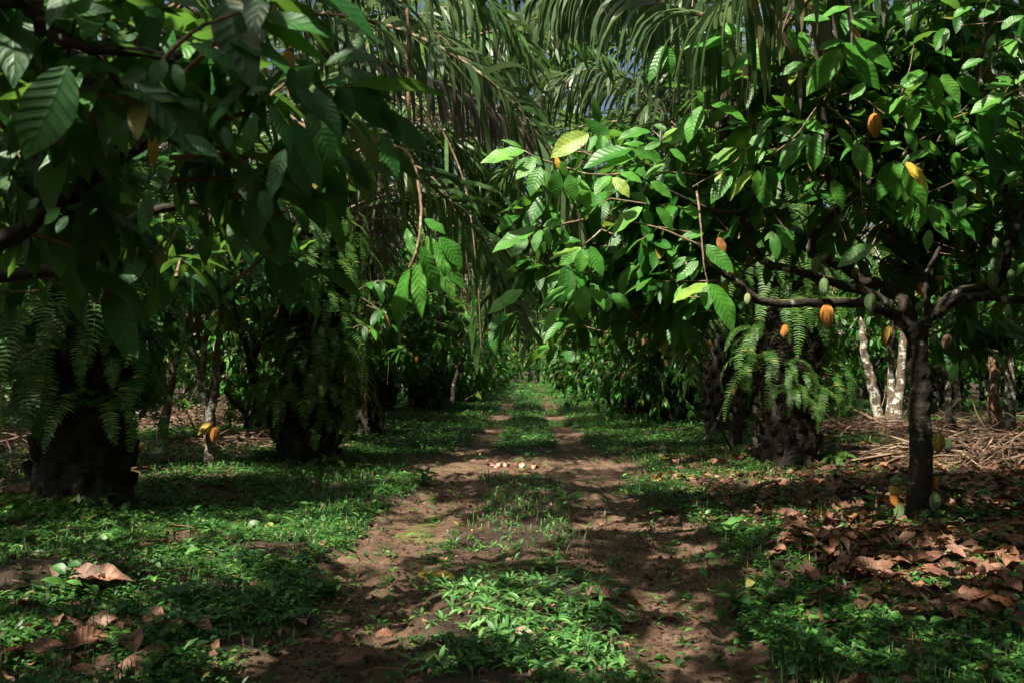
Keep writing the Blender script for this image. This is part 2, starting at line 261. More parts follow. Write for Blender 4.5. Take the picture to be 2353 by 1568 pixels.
# puddles: flat water sheets that fill the lowest parts of the ruts
m, t, b, N, Lk = mat('muddy_water')
b.inputs['Base Color'].default_value = (0.135, 0.115, 0.055, 1); b.inputs['Roughness'].default_value = 0.06; b.inputs['IOR'].default_value = 1.33
tc = N('ShaderNodeTexCoord'); nz = N('ShaderNodeTexNoise'); nz.inputs['Scale'].default_value = 9; Lk(tc.outputs['Object'], nz.inputs['Vector'])
bp = N('ShaderNodeBump'); bp.inputs['Strength'].default_value = 0.06; bp.inputs['Distance'].default_value = 0.02; Lk(nz.outputs['Fac'], bp.inputs['Height']); Lk(bp.outputs[0], b.inputs['Normal'])
def puddle(cx, cy, rx, ry, lvl, bend=0, zz=None):
    n = 40; a = np.linspace(0, 2*np.pi, n, endpoint=False); r = 1+0.35*(fbm(np.cos(a)*1.5+cx, np.sin(a)*1.5+cy, 1.4, 50)-0.5)
    x = cx+rx*r*np.cos(a)+bend*np.sin(a); y = cy+ry*r*np.sin(a)
    z = float(np.min(gz(x, y)))-0.003
    V = np.concatenate([[[cx, cy, z]], np.stack([x, y, np.full(n, z)], 1)]); F = [[0, 1+i, 1+(i+1) % n] for i in range(n)]
    tag(mk('puddle', V, F, m, smooth=False), kind='structure')
puddle(-0.97, 9.5, 0.30, 1.35, 0.3, 0.0, 0.068)
puddle(-0.98, 28.0, 0.60, 2.6, 0.5); puddle(0.82, 28.0, 0.52, 2.6, 0.5)
puddle(-0.9, 37.0, 0.42, 3.6, 0.5); puddle(0.8, 36, 0.36, 3.4, 0.5)

# ------------------------------------------------------------------ leaf kit
def nrm(v): return v/np.maximum(np.linalg.norm(v, axis=-1, keepdims=True), 1e-9)
def shape_cacao(u): return np.sin(np.pi*np.clip(u, 0, 1)**0.9)**0.72*(1-0.35*sstep(0.72, 1.0, u))
def shape_lance(u): return np.sin(np.pi*np.clip(u, 0, 1)**0.75)**0.9
def leafV(P, D, Nn, L, Wd, nu=6, nv=4, droop=0.5, fold=0.15, wave=0.03, shape=shape_cacao, rs=R):
    P = np.asarray(P, float); n = len(P); D = nrm(np.asarray(D, float)); Nn = np.asarray(Nn, float)
    Sd = nrm(np.cross(D, Nn)); Nn = np.cross(Sd, D)
    L = np.broadcast_to(L, n); Wd = np.broadcast_to(Wd, n)
    u = np.linspace(0, 1, nu+1); v = np.linspace(-1, 1, nv+1); U, Vv = np.meshgrid(u, v, indexing='ij')
    U = U.ravel()[None]; Vv = Vv.ravel()[None]
    be = (droop*(0.6+0.8*rs.rand(n)))[:, None]; be = np.where(np.abs(be) < 1e-3, 1e-3, be); Lc = L[:, None]
    al = Lc*np.sin(be*U)/be; nn = -Lc*(1-np.cos(be*U))/be
    wid = Wd[:, None]*0.5*shape(U)+0.0006
    la = wid*Vv
    ph = rs.rand(n)[:, None]*6.28; ph2 = rs.rand(n)[:, None]*6.28; k = 1.5+rs.rand(n)[:, None]*2
    nn = nn + fold*(0.4+1.2*rs.rand(n)[:, None])*np.abs(la) + wave*Lc*np.sin(U*6.28*k+np.where(Vv > 0, ph, ph2))*Vv**2*shape(U)
    la = la + 0.04*Lc*np.sin(U*3+ph)*U
    V = P[:, None]+al[..., None]*D[:, None]+la[..., None]*Sd[:, None]+nn[..., None]*Nn[:, None]
    m_ = (nu+1)*(nv+1); ii = np.arange(m_).reshape(nu+1, nv+1)
    f = np.stack([ii[:-1, :-1], ii[1:, :-1], ii[1:, 1:], ii[:-1, 1:]], -1).reshape(-1, 4)
    F = (f[None]+(np.arange(n)*m_)[:, None, None]).reshape(-1, 4)
    uv = np.broadcast_to(np.stack([U[0], Vv[0]], -1)[None], (n, m_, 2)).reshape(-1, 2)
    return V.reshape(-1, 3), F, uv
class Bag:                                        # collects geometry for one mesh
    def __init__(s): s.V = []; s.F = []; s.U = []; s.I = []; s.n = 0
    def add(s, V, F, uv=None, mi=0):
        s.V.append(V); s.F.append(np.asarray(F)+s.n); s.U.append(uv if uv is not None else np.zeros((len(V), 2))); s.I.append(np.full(len(F), mi)); s.n += len(V)
    def mk(s, name, mats, parent=None, smooth=True):
        return mk(name, np.concatenate(s.V), np.concatenate(s.F), parent=parent, uv=np.concatenate(s.U), smooth=smooth, mi=np.concatenate(s.I), mats=mats)
def tube(pts, rads, n=8, rough=0.0, rs=R):
    pts = np.asarray(pts, float); k = len(pts); rads = np.broadcast_to(rads, k)
    T = nrm(np.gradient(pts, axis=0)); ref = np.array([0.3, 0.2, 1.0]) if abs(T[0][2]) < 0.8 else np.array([1.0, 0.1, 0.0])
    A = nrm(ref - T*(T@ref)[:, None]); B = np.cross(T, A)
    a = np.linspace(0, 2*np.pi, n, endpoint=False)
    rr = rads[:, None]*(1+rough*(rs.rand(k, n)-0.5)*2)
    V = pts[:, None]+rr[..., None]*(np.cos(a)[None, :, None]*A[:, None]+np.sin(a)[None, :, None]*B[:, None])
    ii = np.arange(k*n).reshape(k, n); j = np.roll(ii, -1, 1)
    F = np.stack([ii[:-1], j[:-1], j[1:], ii[1:]], -1).reshape(-1, 4)
    return V.reshape(-1, 3), F
def smooth_line(pts, sub=5):
    P = np.asarray(pts, float); P = np.concatenate([[2*P[0]-P[1]], P, [2*P[-1]-P[-2]]]); out = []
    for i in range(1, len(P)-2):
        for t_ in np.linspace(0, 1, sub, endpoint=False):
            a, b_, c, d = P[i-1:i+3]
            out.append(0.5*((2*b_)+(-a+c)*t_+(2*a-5*b_+4*c-d)*t_**2+(-a+3*b_-3*c+d)*t_**3))
    out.append(P[-2]); return np.array(out)
def branch(bag, pts, r0, r1, n=9, mi=0, rough=0.10):
    L_ = smooth_line(pts, 6); L_ = L_+R.randn(*L_.shape)*r0*0.10; L_[0] = pts[0]
    V, F = tube(L_, np.linspace(r0, r1, len(L_)), n, rough); bag.add(V, F, mi=mi); return L_
def shoots(P, A, k=(5, 8), Lr=(0.2, 0.34), aspect=0.36, lod=(6, 4), droop=0.6, rs=R, down=0.45):
    """leaf rosettes at twig ends P pointing along A"""
    ps, ds, ns, ls = [], [], [], []
    for p, a in zip(P, A):
        a = a/np.linalg.norm(a); r = np.cross(a, [0, 0, 1.0]); r = r/(np.linalg.norm(r)+1e-6); q = np.cross(a, r)
        n = rs.randint(k[0], k[1]+1); ph = rs.rand()*6.28; L0 = rs.uniform(*Lr)
        for i in range(n):
            th = ph+i*2.4+rs.randn()*0.2; back = 0.035*i+rs.rand()*0.02
            d = a*rs.uniform(0.2, 0.9)+(math.cos(th)*r+math.sin(th)*q*0.7)*0.9+np.array([0, 0, -down*rs.uniform(0.5, 1.8)])
            ps.append(p-a*back); ds.append(d); ls.append(L0*rs.uniform(0.65, 1.1))
            ns.append(np.array([0, 0, 1.0])+rs.randn(3)*0.28+0.3*(math.cos(th)*r))
    ls = np.array(ls)
    return leafV(np.array(ps), np.array(ds), np.array(ns), ls, ls*aspect*rs.uniform(0.85, 1.15, len(ls)), lod[0], lod[1], droop, rs=rs)
def twigs(bag, P, A, L=0.35, r=0.006, mi=0, rs=R):
    for p, a in zip(P, A):
        a = a/np.linalg.norm(a); l = L*rs.uniform(0.6, 1.4); b1 = p-a*l*0.5+[0, 0, -0.03*l]+rs.randn(3)*0.02; b0 = p-a*l+rs.randn(3)*0.05-[0, 0, 0.08]
        V, F = tube([b0, b1, p], [r*1.6, r, r*0.5], 4); bag.add(V, F, mi=mi)

# ------------------------------------------------------------------ cacao pods
def pod_mesh(name, mt):
    nu, nv = 14, 40; u = np.linspace(0, 1, nu+1); a = np.linspace(0, 2*np.pi, nv, endpoint=False); U, A = np.meshgrid(u, a, indexing='ij')
    prof = np.sin(np.pi*U**0.85)**0.62*(1-0.25*sstep(0.7, 1, U)); rib = 1+0.10*np.cos(10*A)-0.06*np.cos(5*A)
    r = 0.24*prof*rib*(1+0.03*np.sin(U*60)*np.sin(A*10))+0.004
    V = np.stack([r*np.cos(A), r*np.sin(A), -U*1.0], -1).reshape(-1, 3)
    ii = np.arange((nu+1)*nv).reshape(nu+1, nv); j = np.roll(ii, -1, 1)
    F = np.stack([ii[:-1], ii[1:], j[1:], j[:-1]], -1).reshape(-1, 4)
    bag = Bag(); bag.add(V, F, mi=0)
    V2, F2 = tube([[0, 0, 0.16], [0.01, 0, 0.06], [0, 0, -0.02]], [0.022, 0.018, 0.035], 6); bag.add(V2, F2, mi=1)
    o = bag.mk(name, [M[mt], M['twig']]); me = o.data; bpy.data.objects.remove(o); return me
POD = {k: pod_mesh('pod', 'pod_'+k) for k in ('orange', 'green', 'mixed', 'yellow', 'brown', 'pale')}
PODLAB = {'orange': 'ripe orange pod', 'green': 'unripe ribbed green pod', 'mixed': 'half ripe green and orange pod', 'yellow': 'ripening yellow green pod', 'brown': 'withered brown pod', 'pale': 'young pale green pod'}
def pod(parent, px, py, d, h, kind, tilt=(0, 0), label=None):
    """h: height in photo pixels; placed on its tree"""
    L = h/FPX*d; c = W(px, py, d); o = bpy.data.objects.new('pod', POD[kind]); COL.objects.link(o); o.parent = parent
    base = np.array(parent.location); o.rotation_euler = (tilt[1]+R.randn()*0.05, tilt[0], R.rand()*6)
    q = o.rotation_euler.to_matrix() @ Vector((0, 0, L/2)); o.location = Vector(c-base)+q; o.scale = (L*R.uniform(0.95, 1.1),)*2+(L,)
    o['label'] = label or PODLAB[kind]; return o

# ------------------------------------------------------------------ generic cacao tree for the plantation rows
def cacao_template(seed, bark='bark', h0=1.3, spread=2.1, top=4.2, nshoot=300, lod=(3, 2), zmin=0.75):
    rs = np.random.RandomState(seed); root = empty('cacao_tree', (0, 0, 0), 'x', 'cacao tree')
    tb = Bag(); lean = rs.randn(2)*0.15
    base = np.array([0, 0, -0.1]); jq = np.array([lean[0], lean[1], h0])
    branch(tb, [base, base*0.4+jq*0.5+[rs.randn()*0.03, 0, 0.1], jq], 0.095, 0.075)
    tips = []; nb = 4
    for i in range(nb):
        a = i*2*np.pi/nb+rs.rand(); d = np.array([math.cos(a), math.sin(a), 0])
        p1 = jq+d*0.5+[0, 0, 0.45]; p2 = jq+d*1.1*spread/2.1+[0, 0, 1.0+rs.rand()*0.4]; p3 = jq+d*spread*0.8+[rs.randn()*0.2, rs.randn()*0.2, 1.5+rs.rand()*0.8]
        branch(tb, [jq-[0, 0, 0.05], p1, p2, p3], 0.055, 0.014, 6); tips += [p1, p2, p3]
        q = p1+[rs.randn()*0.4, rs.randn()*0.4, 1.6]; branch(tb, [p1, (p1+q)/2+rs.randn(3)*0.1, q], 0.035, 0.01, 5); tips += [q, (p1+q)/2]
    tips = np.array(tips)
    P = []
    while len(P) < nshoot:
        c = tips[rs.randint(len(tips))]; p = c+rs.randn(3)*[0.55, 0.55, 0.5]
        if rs.rand() < 0.25: p[2] -= rs.rand()*1.0
        if zmin < p[2] < top+0.5: P.append(p)
    P = np.array(P); ctr = np.array([lean[0], lean[1], 2.2]); A = nrm(P-ctr)+rs.randn(len(P), 3)*0.35+[0, 0, -0.1]
    cb = Bag(); twigs(cb, P[::2], A[::2], 0.5, 0.007, mi=1, rs=rs)
    V, F, uv = shoots(P, A, lod=lod, rs=rs); cb.add(V, F, uv)
    tb.mk('trunk', [M[bark]], root); cb.mk('crown', [M['cacao_leaf'], M['twig']], root)
    return root
ct = [cacao_template(11, 'bark_dark'), cacao_template(12, 'bark', 1.1), cacao_template(13, 'bark_pale', 1.7, 1.9, zmin=1.75), cacao_template(14, 'bark_pale', 1.6, 2.3, nshoot=340, zmin=1.75)]
ct_used = [False]*4
def place_cacao(k, x, y, rz, s, label, group='cacao trees in rows behind the track'):
    loc = (x, y, gz(x, y))
    if not ct_used[k]:
        ct_used[k] = True; o = ct[k]; o.location = [float(c) for c in loc]; o.rotation_euler = (0, 0, rz); o.scale = (s,)*3
        o['label'] = label; o['group'] = group; return o
    return copy_tree(ct[k], loc, rz, s, label, group)

# ------------------------------------------------------------------ oil palm kit
def frond_geo(rs, Lf=5.2, e0=1.0, bend=1.9, npair=62, leaf=0.88, seg=5, grav=0.19, wid=0.052, plum=0.35):
    """rachis starts at origin along +Y; returns rachis tube and leaflet strips"""
    n = 24; s = np.linspace(0, 1, n); th = e0-bend*s**1.3; st = Lf/(n-1)
    y = np.concatenate([[0], np.cumsum(np.cos(th[:-1])*st)]); z = np.concatenate([[0], np.cumsum(np.sin(th[:-1])*st)]); x = 0.18*Lf*0.3*np.sin(s*2+rs.rand()*3)*s
    ln = np.stack([x, y, z], 1)
    return ln, *leaflets(rs, ln, npair, leaf, seg, grav, wid, plum)
def leaflets(rs, ln, npair, leaf, seg, grav, wid, plum=0.35, start=0.2, cull=0.0):
    T = nrm(np.gradient(ln, axis=0)); n = len(ln)
    f = np.linspace(start, 0.995, npair); f = np.repeat(f, 2)+rs.randn(npair*2)*0.004; f = np.clip(f, start, 0.999)
    i = np.clip((f*(n-1)).astype(int), 0, n-2); fr = f*(n-1)-i
    p = ln[i]*(1-fr)[:, None]+ln[i+1]*fr[:, None]; t_ = T[i]
    sd = np.tile([1.0, -1.0], npair)[:, None]*nrm(np.cross(t_, [0, 0, 1.0])+1e-6)
    if cull: kp = ~shut(p-[0, 0, 0.3]) | (rs.rand(len(p)) < 1-cull); p, t_, sd, f = p[kp], t_[kp], sd[kp], f[kp]
    up = np.cross(np.cross(t_, [0, 0, 1.0]), t_); up = nrm(up+1e-6)
    d = nrm(t_*(0.45+0.5*f)[:, None]+sd*1.0+up*(rs.randn(len(f))*plum)[:, None]+rs.randn(len(f), 3)*0.08)
    L = leaf*(0.35+0.65*np.sin(np.pi*np.clip((f-start)/(1-start), 0, 1)*0.85+0.35))*rs.uniform(0.8, 1.1, len(f))
    wv = nrm(t_-d*np.sum(t_*d, 1)[:, None]+up*(rs.randn(len(f))*0.5)[:, None])
    V = []; cur = p.copy(); g = grav*rs.uniform(0.6, 1.5, len(f))
    for k in range(seg+1):
        ww = wid*0.5*(0.45+0.55*math.sin(math.pi*min(1, 0.15+0.85*k/seg)))*(1 if k < seg else 0.08)
        V.append(cur-wv*ww); V.append(cur+wv*ww)
        d = nrm(d+np.array([0, 0, -1.0])*(g*(0.5+k*0.35))[:, None]); cur = cur+d*(L/seg)[:, None]
        wv = nrm(wv-d*np.sum(wv*d, 1)[:, None])
    V = np.stack(V, 1); m_ = 2*(seg+1); a = np.arange(seg)*2
    fq = np.stack([a, a+1, a+3, a+2], 1); F = (fq[None]+(np.arange(len(f))*m_)[:, None, None]).reshape(-1, 4)
    uv = np.tile(np.stack([np.repeat(np.linspace(0, 1, seg+1), 2), np.tile([-1, 1], seg+1)], 1), (len(f), 1))
    return V.reshape(-1, 3), F, uv
def frond_obj(ln, V, F, uv, lm, sm='twig', r=0.032, name='frond'):
    bag = Bag(); Vt, Ft = tube(ln, np.linspace(r, 0.006, len(ln)), 5); bag.add(Vt, Ft, mi=1); bag.add(V, F, uv, 0)
    return bag.mk(name, [M[lm], M[sm]])
frs = []; frl = []
for i, (e0, bd, lm) in enumerate([(1.35, 1.7, 'palm_leaf'), (1.15, 1.9, 'palm_leaf_green'), (0.95, 2.0, 'palm_leaf'), (0.7, 1.9, 'palm_leaf_green'), (0.45, 1.8, 'palm_leaf'), (0.15, 1.5, 'palm_leaf_green'), (1.05, 2.3, 'palm_leaf_dull'), (0.6, 2.1, 'palm_leaf')]):
    rs = np.random.RandomState(40+i); ln, V, F, uv = frond_geo(rs, 5.4, e0, bd); o = frond_obj(ln, V, F, uv, lm); frs.append(o.data); frl.append(ln); bpy.data.objects.remove(o)
deads = []
for i in range(3):
    rs = np.random.RandomState(60+i); ln, V, F, uv = frond_geo(rs, 2.6, 0.2, 2.2, 34, 0.6, 4, 0.8, 0.03, 0.2); o = frond_obj(ln, V, F, uv, 'dead_frond', 'dead_frond', name='dead_frond'); deads.append(o.data); bpy.data.objects.remove(o)
def fern_geo(rs, L=0.95, npair=34, e0=0.7, bend=2.2, pin=0.085, az=0.0, org=(0, 0, 0)):
    n = 14; s = np.linspace(0, 1, n); th = e0-bend*np.minimum(1, s*1.25); st = L/(n-1)
    h = np.concatenate([[0], np.cumsum(np.cos(th[:-1])*st)]); z = np.concatenate([[0], np.cumsum(np.sin(th[:-1])*st)])
    sw = 0.12*L*math.sin(rs.rand()*6)*s**2
    ln = np.stack([h*math.cos(az)-sw*math.sin(az), h*math.sin(az)+sw*math.cos(az), z], 1)+np.array(org)
    T = nrm(np.gradient(ln, axis=0)); f = np.repeat(np.linspace(0.08, 0.99, npair), 2); i = np.clip((f*(n-1)).astype(int), 0, n-2); fr = f*(n-1)-i
    p = ln[i]*(1-fr)[:, None]+ln[i+1]*fr[:, None]; t_ = T[i]; out = np.array([math.cos(az), math.sin(az), 0.3])
    sd = np.tile([1.0, -1.0], npair)[:, None]*nrm(np.cross(t_, out)+np.array([1e-4, 1e-4, 0])); d = nrm(sd+t_*0.25+rs.randn(len(f), 3)*0.10)
    l = pin*(0.25+0.9*np.sin(np.pi*np.clip(f*0.95+0.08, 0, 1))**0.6)*rs.uniform(0.85, 1.1, len(f)); wv = nrm(t_-d*np.sum(t_*d, 1)[:, None]); w_ = pin*0.19
    V = np.stack([p-wv*w_*0.5, p+wv*w_*0.5, p+d*(l*0.6)[:, None]+wv*w_*0.42, p+d*(l*0.6)[:, None]-wv*w_*0.42, p+d*l[:, None]+[0, 0, -0.01]+wv*w_*0.05, p+d*l[:, None]+[0, 0, -0.01]-wv*w_*0.05], 1)
    F = (np.array([[0, 1, 2, 3], [3, 2, 4, 5]])[None]+(np.arange(len(f))*6)[:, None, None]).reshape(-1, 4)
    return ln, V.reshape(-1, 3), F
def fern_clump(seed, n=9, L=(0.6, 1.1), fan=1.25, e=(0.1, 1.1)):
    rs = np.random.RandomState(seed); bag = Bag()
    for i in range(n):
        ln, V, F = fern_geo(rs, rs.uniform(*L), az=rs.uniform(-fan, fan), e0=rs.uniform(*e), bend=rs.uniform(1.7, 2.6), org=(0, rs.uniform(-0.06, 0.06), rs.uniform(-0.1, 0.1)))
        bag.add(V, F, mi=0); Vt, Ft = tube(ln, np.linspace(0.004, 0.0015, len(ln)), 3); bag.add(Vt, Ft, mi=0)
    o = bag.mk('fern', [M['fern']]); me = o.data; bpy.data.objects.remove(o); return me
ferns = [fern_clump(80, 5), fern_clump(81, 6, (0.6, 1.1)), fern_clump(82, 5, (0.4, 0.8)), fern_clump(83, 5, (0.8, 1.3))]
ground_fern = fern_clump(84, 16, (0.5, 0.8), 3.14, (0.8, 1.4))
def palm(x, y, h, r, label, nf=20, nfern=12, seed=0, ndead=3, group='oil palms lining the track', kinds=(0, 2, 1, 3, 6, 4, 7, 5), top=1.0, near=True):
    rs = np.random.RandomState(seed); root = empty('oil_palm', (x, y, gz(x, y)), label, 'oil palm', group)
    z = np.linspace(-0.15, h, 16); prof = r*(1+0.18*np.exp(-np.maximum(z, 0)/0.25)); prof[-3:] *= [1.1, 1.05, 0.6]
    ln = np.stack([rs.randn(16)*0.015, rs.randn(16)*0.015, z], 1); bag = Bag(); V, F = tube(ln, prof, 22, 0.07, rs); bag.add(V, F)
    nst = int(h/0.022)                                                        # cut frond bases in a spiral
    for i in range(nst):
        a = i*2.39996; zz = i/nst*h; d = np.array([math.cos(a), math.sin(a), 0]); p = d*(r*0.93)+[0, 0, zz]
        l = 0.10+rs.rand()*0.10; q = p+d*l*0.6+[0, 0, l]; V, F = tube([p, (p+q)/2+d*0.02, q, q], [0.06, 0.055, 0.04, 0.001], 5, 0.15, rs); bag.add(V, F)
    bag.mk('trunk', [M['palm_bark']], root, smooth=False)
    for i in range(nf):
        fk = kinds[int(i/nf*(len(kinds)-0.01))]; s = rs.uniform(0.85, 1.08)*top; rx, ry = rs.randn()*0.08, rs.randn()*0.15; a0 = i*2.39996+rs.randn()*0.1
        for tr in range(9 if near else 1):
            a = a0+tr*0.4*(-1)**tr; loc = np.array([-math.sin(a)*r*0.5, math.cos(a)*r*0.5, h-0.25+0.3*(1-i/nf)])
            L_ = frl[fk][4:]*s; Pw = np.stack([L_[:, 0]*math.cos(a)-L_[:, 1]*math.sin(a), L_[:, 0]*math.sin(a)+L_[:, 1]*math.cos(a), L_[:, 2]-0.15], 1)+loc+np.array([x, y, 0])
            if not shut(Pw).any() and not (y < 7 and ((Pw[:, 1] > 1.5) & (Pw[:, 2] < EYE[2]+0.42*Pw[:, 1]+0.9) & (np.abs(Pw[:, 0]) < 0.6*Pw[:, 1])).any()): break
        else:
            if near: continue
        o = bpy.data.objects.new('frond', frs[fk]); COL.objects.link(o); o.parent = root
        o.rotation_euler = (rx, ry, a); o.location = [float(c) for c in loc]; o.scale = (s, s, s)
    for i in range(ndead):
        o = bpy.data.objects.new('dead_frond', deads[i % 3]); COL.objects.link(o); o.parent = root; a = rs.rand()*6.28; o['label'] = 'dry brown frond hanging down the trunk'
        o.rotation_euler = (0, 0, a); o.location = (-math.sin(a)*r*0.7, math.cos(a)*r*0.7, h*rs.uniform(0.75, 0.95)); s = rs.uniform(0.7, 1.0); o.scale = (s, s, s)
    fa = math.atan2(-y, -x)
    for i in range(nfern):
        o = bpy.data.objects.new('fern', ferns[rs.randint(4)]); COL.objects.link(o); o.parent = root; a = fa+rs.uniform(-1.9, 1.9)
        o.location = (math.cos(a)*r*1.02, math.sin(a)*r*1.02, h*(0.22+0.78*((i+rs.rand())/nfern))); o.rotation_euler = (0, 0, a); s = rs.uniform(0.75, 1.2); o.scale = (s, s, s)
    return root
def gp(px, py): g = G(px, py); return g[0], g[1]

# ================================================================== THE PALMS
PG = 'oil palms lining the track'
lp1 = palm(*gp(190, 1190), 4.3, 0.40, 'massive fern-hung oil palm trunk at left foreground', nf=20, nfern=26, seed=1, ndead=1)
lp2 = palm(*gp(710, 1072), 3.6, 0.38, 'oil palm wrapped in ferns, second from the camera on the left side', nf=22, nfern=30, seed=2, ndead=1)
palm(*gp(872, 955), 4.6, 0.37, 'dark bare-footed oil palm just left of the trunk wrapped in dry fronds', nf=20, nfern=12, seed=3, ndead=2)
palm(*gp(962, 946), 4.8, 0.30, 'oil palm with dry brown fronds hanging down its trunk, left of the track', nf=22, nfern=8, seed=4, ndead=9)
rp1 = palm(*gp(1810, 1075), 4.1, 0.40, 'big fern-covered oil palm behind the pod-bearing branch on the right', nf=22, nfern=16, seed=5, ndead=2)
def more_ferns(root, n, r, z0, z1, a0, spread, s0=0.9, s1=1.3):
    for i in range(n):
        o = bpy.data.objects.new('fern', ferns[R.randint(4)]); COL.objects.link(o); o.parent = root; a = a0+R.uniform(-spread, spread); zz = R.uniform(z0, z1)
        o.location = (math.cos(a)*r, math.sin(a)*r, zz); o.rotation_euler = (0, 0, a); o.scale = (R.uniform(s0, s1),)*3
more_ferns(lp1, 26, 0.42, 1.2, 4.2, -1.1, 1.4); more_ferns(lp1, 5, 0.42, 0.9, 1.6, -0.4, 0.4); more_ferns(lp2, 24, 0.40, 0.5, 3.6, -0.9, 1.2, 0.8, 1.2); more_ferns(rp1, 5, 0.42, 1.0, 2.4, -2.0, 1.0, 0.6, 0.9)
for i in range(34):
    o = bpy.data.objects.new('fern', ferns[R.randint(4)]); COL.objects.link(o); o.parent = rp1; a = -math.pi/2+0.15+R.uniform(-1.5, 1.3); zz = R.uniform(2.6, 4.5)
    o.location = (math.cos(a)*(0.42+0.25*(zz > 3.4)), math.sin(a)*(0.42+0.25*(zz > 3.4)), zz); o.rotation_euler = (0, 0, a); o.scale = (R.uniform(0.8, 1.2),)*3
palm(*gp(1556, 982), 4.3, 0.33, 'dark oil palm with hanging ferns, middle of the right side', nf=22, nfern=26, seed=6, ndead=1)
palm(*gp(1466, 957), 4.6, 0.36, 'dark oil palm with hanging ferns, directly left of the middle right palm', nf=22, nfern=18, seed=7, ndead=2)
palm(4.0, 20.5, 6.8, 0.36, 'tall oil palm behind the dark slim tree, its crown closing the top of the view', nf=24, nfern=14, seed=28, ndead=2, top=1.1)
palm(-4.6, 25.5, 7.0, 0.36, 'tall oil palm far left whose fronds close the sky over the track', nf=24, nfern=10, seed=29, ndead=1, top=1.15)
palm(-3.4, 20.5, 5.2, 0.36, 'oil palm between the two leftmost fern trunks, its crown arching over the track', nf=24, nfern=10, seed=8, ndead=1)
k = 0
for yy, xl, xr in [(38, -5.2, 4.6), (46, -4.6, 5.0), (55, -5.4, 4.4), (65, -4.8, 5.2), (78, -5.0, 4.8), (95, -4.6, 4.6)]:
    for sx in (xl, xr):
        palm(sx+R.randn()*0.3, yy+R.randn(), 5+R.rand()*1.5, 0.36, 'distant oil palm hanging over the far end of the track', nf=20, nfern=8, seed=100+k, ndead=2, group='far oil palms', top=1.15); k += 1
for i, (x, y) in enumerate([(-11, 17), (-13, 28), (11.5, 19), (12.5, 30), (-12, 41), (12, 44), (9.5, 12.5)]):
    palm(x, y, 5+R.rand(), 0.36, 'oil palm in the next row, half hidden by cacao leaves', nf=20, nfern=8, seed=130+i, ndead=2, group='oil palms of the next rows', top=1.1)
for i, (x, y) in enumerate([(-4.6, -2.5), (4.4, -4.5), (-4.3, -12), (4.8, -13), (10, 3.5), (-11, 5)]):
    palm(x, y, 4.6, 0.38, 'oil palm of the rows on either side of the viewpoint', nf=20, nfern=4, seed=150+i, ndead=0, group='oil palms around the viewpoint')
# a palm just outside the right edge whose fronds sweep across the top of the view
def hero_frond(root, pts, npair, leaf, lm, grav=0.35, wid=0.05, r=0.03, plum=0.3, seg=6, start=0.03, seed=0, cull=0.88):
    grav *= 0.62; wid *= 1.05
    ln = smooth_line([np.array(p) for p in pts], 8); rs = np.random.RandomState(seed)
    V, F, uv = leaflets(rs, ln, npair, leaf, seg, grav, wid, plum, start, cull)
    o = frond_obj(ln, V, F, uv, lm, r=r); o.parent = root; o.location = [-c for c in root.location]; return o
ov = palm(4.6, 5.3, 4.6, 0.38, 'oil palm whose pale fronds hang across the top centre of the view', nf=16, nfern=2, seed=9, ndead=0, kinds=(0, 0, 1, 2), top=1.0)
P0 = [4.4, 5.5, 4.6]
hero_frond(ov, [P0, W(1950, -260, 7.2), W(1640, 30, 8.0), W(1400, -50, 9.0), W(1250, -10, 9.8)], 120, 0.95, 'palm_leaf', 0.9, 0.05, seed=1, cull=0.25)
hero_frond(ov, [P0, W(2050, -150, 7.6), W(1780, 90, 8.8), W(1700, 200, 9.8), W(1650, 330, 10.4)], 95, 0.85, 'palm_leaf_dull', 0.8, 0.048, seed=2, cull=0.4)
hero_frond(ov, [P0, W(2100, -300, 7.6), W(1800, -60, 9.5), W(1500, -80, 11), W(1200, 60, 12)], 100, 1.2, 'palm_leaf', 0.8, 0.06, seed=3, cull=0.4)
hero_frond(ov, [P0, W(2300, -100, 8.8), W(2150, 60, 10.6), W(2000, 70, 12), W(1880, 130, 13)], 80, 1.1, 'palm_leaf', 0.6, 0.055, seed=4, cull=0.4)
T1 = np.array(lp1.location)+[0.2, 0.3, 4.3]
hero_frond(lp1, [T1, W(560, -250, 9.6), W(800, -90, 9.6), W(940, 45, 9.4)], 70, 0.85, 'palm_leaf', 0.22, 0.05, seed=5)
hero_frond(lp1, [T1, W(600, 20, 9.6), W(820, 120, 9.8), W(1000, 185, 10), W(1130, 255, 10.2), W(1265, 345, 10.4)], 85, 0.62, 'palm_leaf_dull', 0.75, 0.042, plum=0.25, seed=6)
hero_frond(lp1, [T1, W(550, -80, 10), W(800, 40, 10.4), W(1000, 75, 10.8), W(1130, 170, 11.2), W(1190, 300, 11.5)], 80, 0.8, 'palm_leaf', 0.6, 0.045, seed=7)
L2 = np.array(lp2.location)+[0, 0, 3.6]
hero_frond(lp2, [L2, W(800, 250, 14), W(960, 240, 13.6), W(1060, 400, 13.4), W(1095, 620, 13.4), W(1105, 800, 13.4)], 85, 0.95, 'palm_leaf_green', 0.55, 0.05, seed=8)
hero_frond(lp2, [L2, W(780, 380, 14), W(930, 370, 13.2), W(1040, 470, 13), W(1080, 640, 13)], 75, 0.9, 'palm_leaf', 0.55, 0.05, seed=9)
hero_frond(lp2, [L2, W(850, 160, 14.5), W(1000, 20, 15), W(1130, 80, 15.5), W(1190, 260, 16)], 80, 1.1, 'palm_leaf', 0.5, 0.055, seed=10)
hero_frond(lp2, [L2, W(850, 330, 14.5), W(980, 300, 15), W(1120, 430, 15.5), W(1160, 640, 16)], 80, 1.0, 'palm_leaf_green', 0.5, 0.055, seed=11)
R1 = np.array(rp1.location)+[0, 0, 4.1]
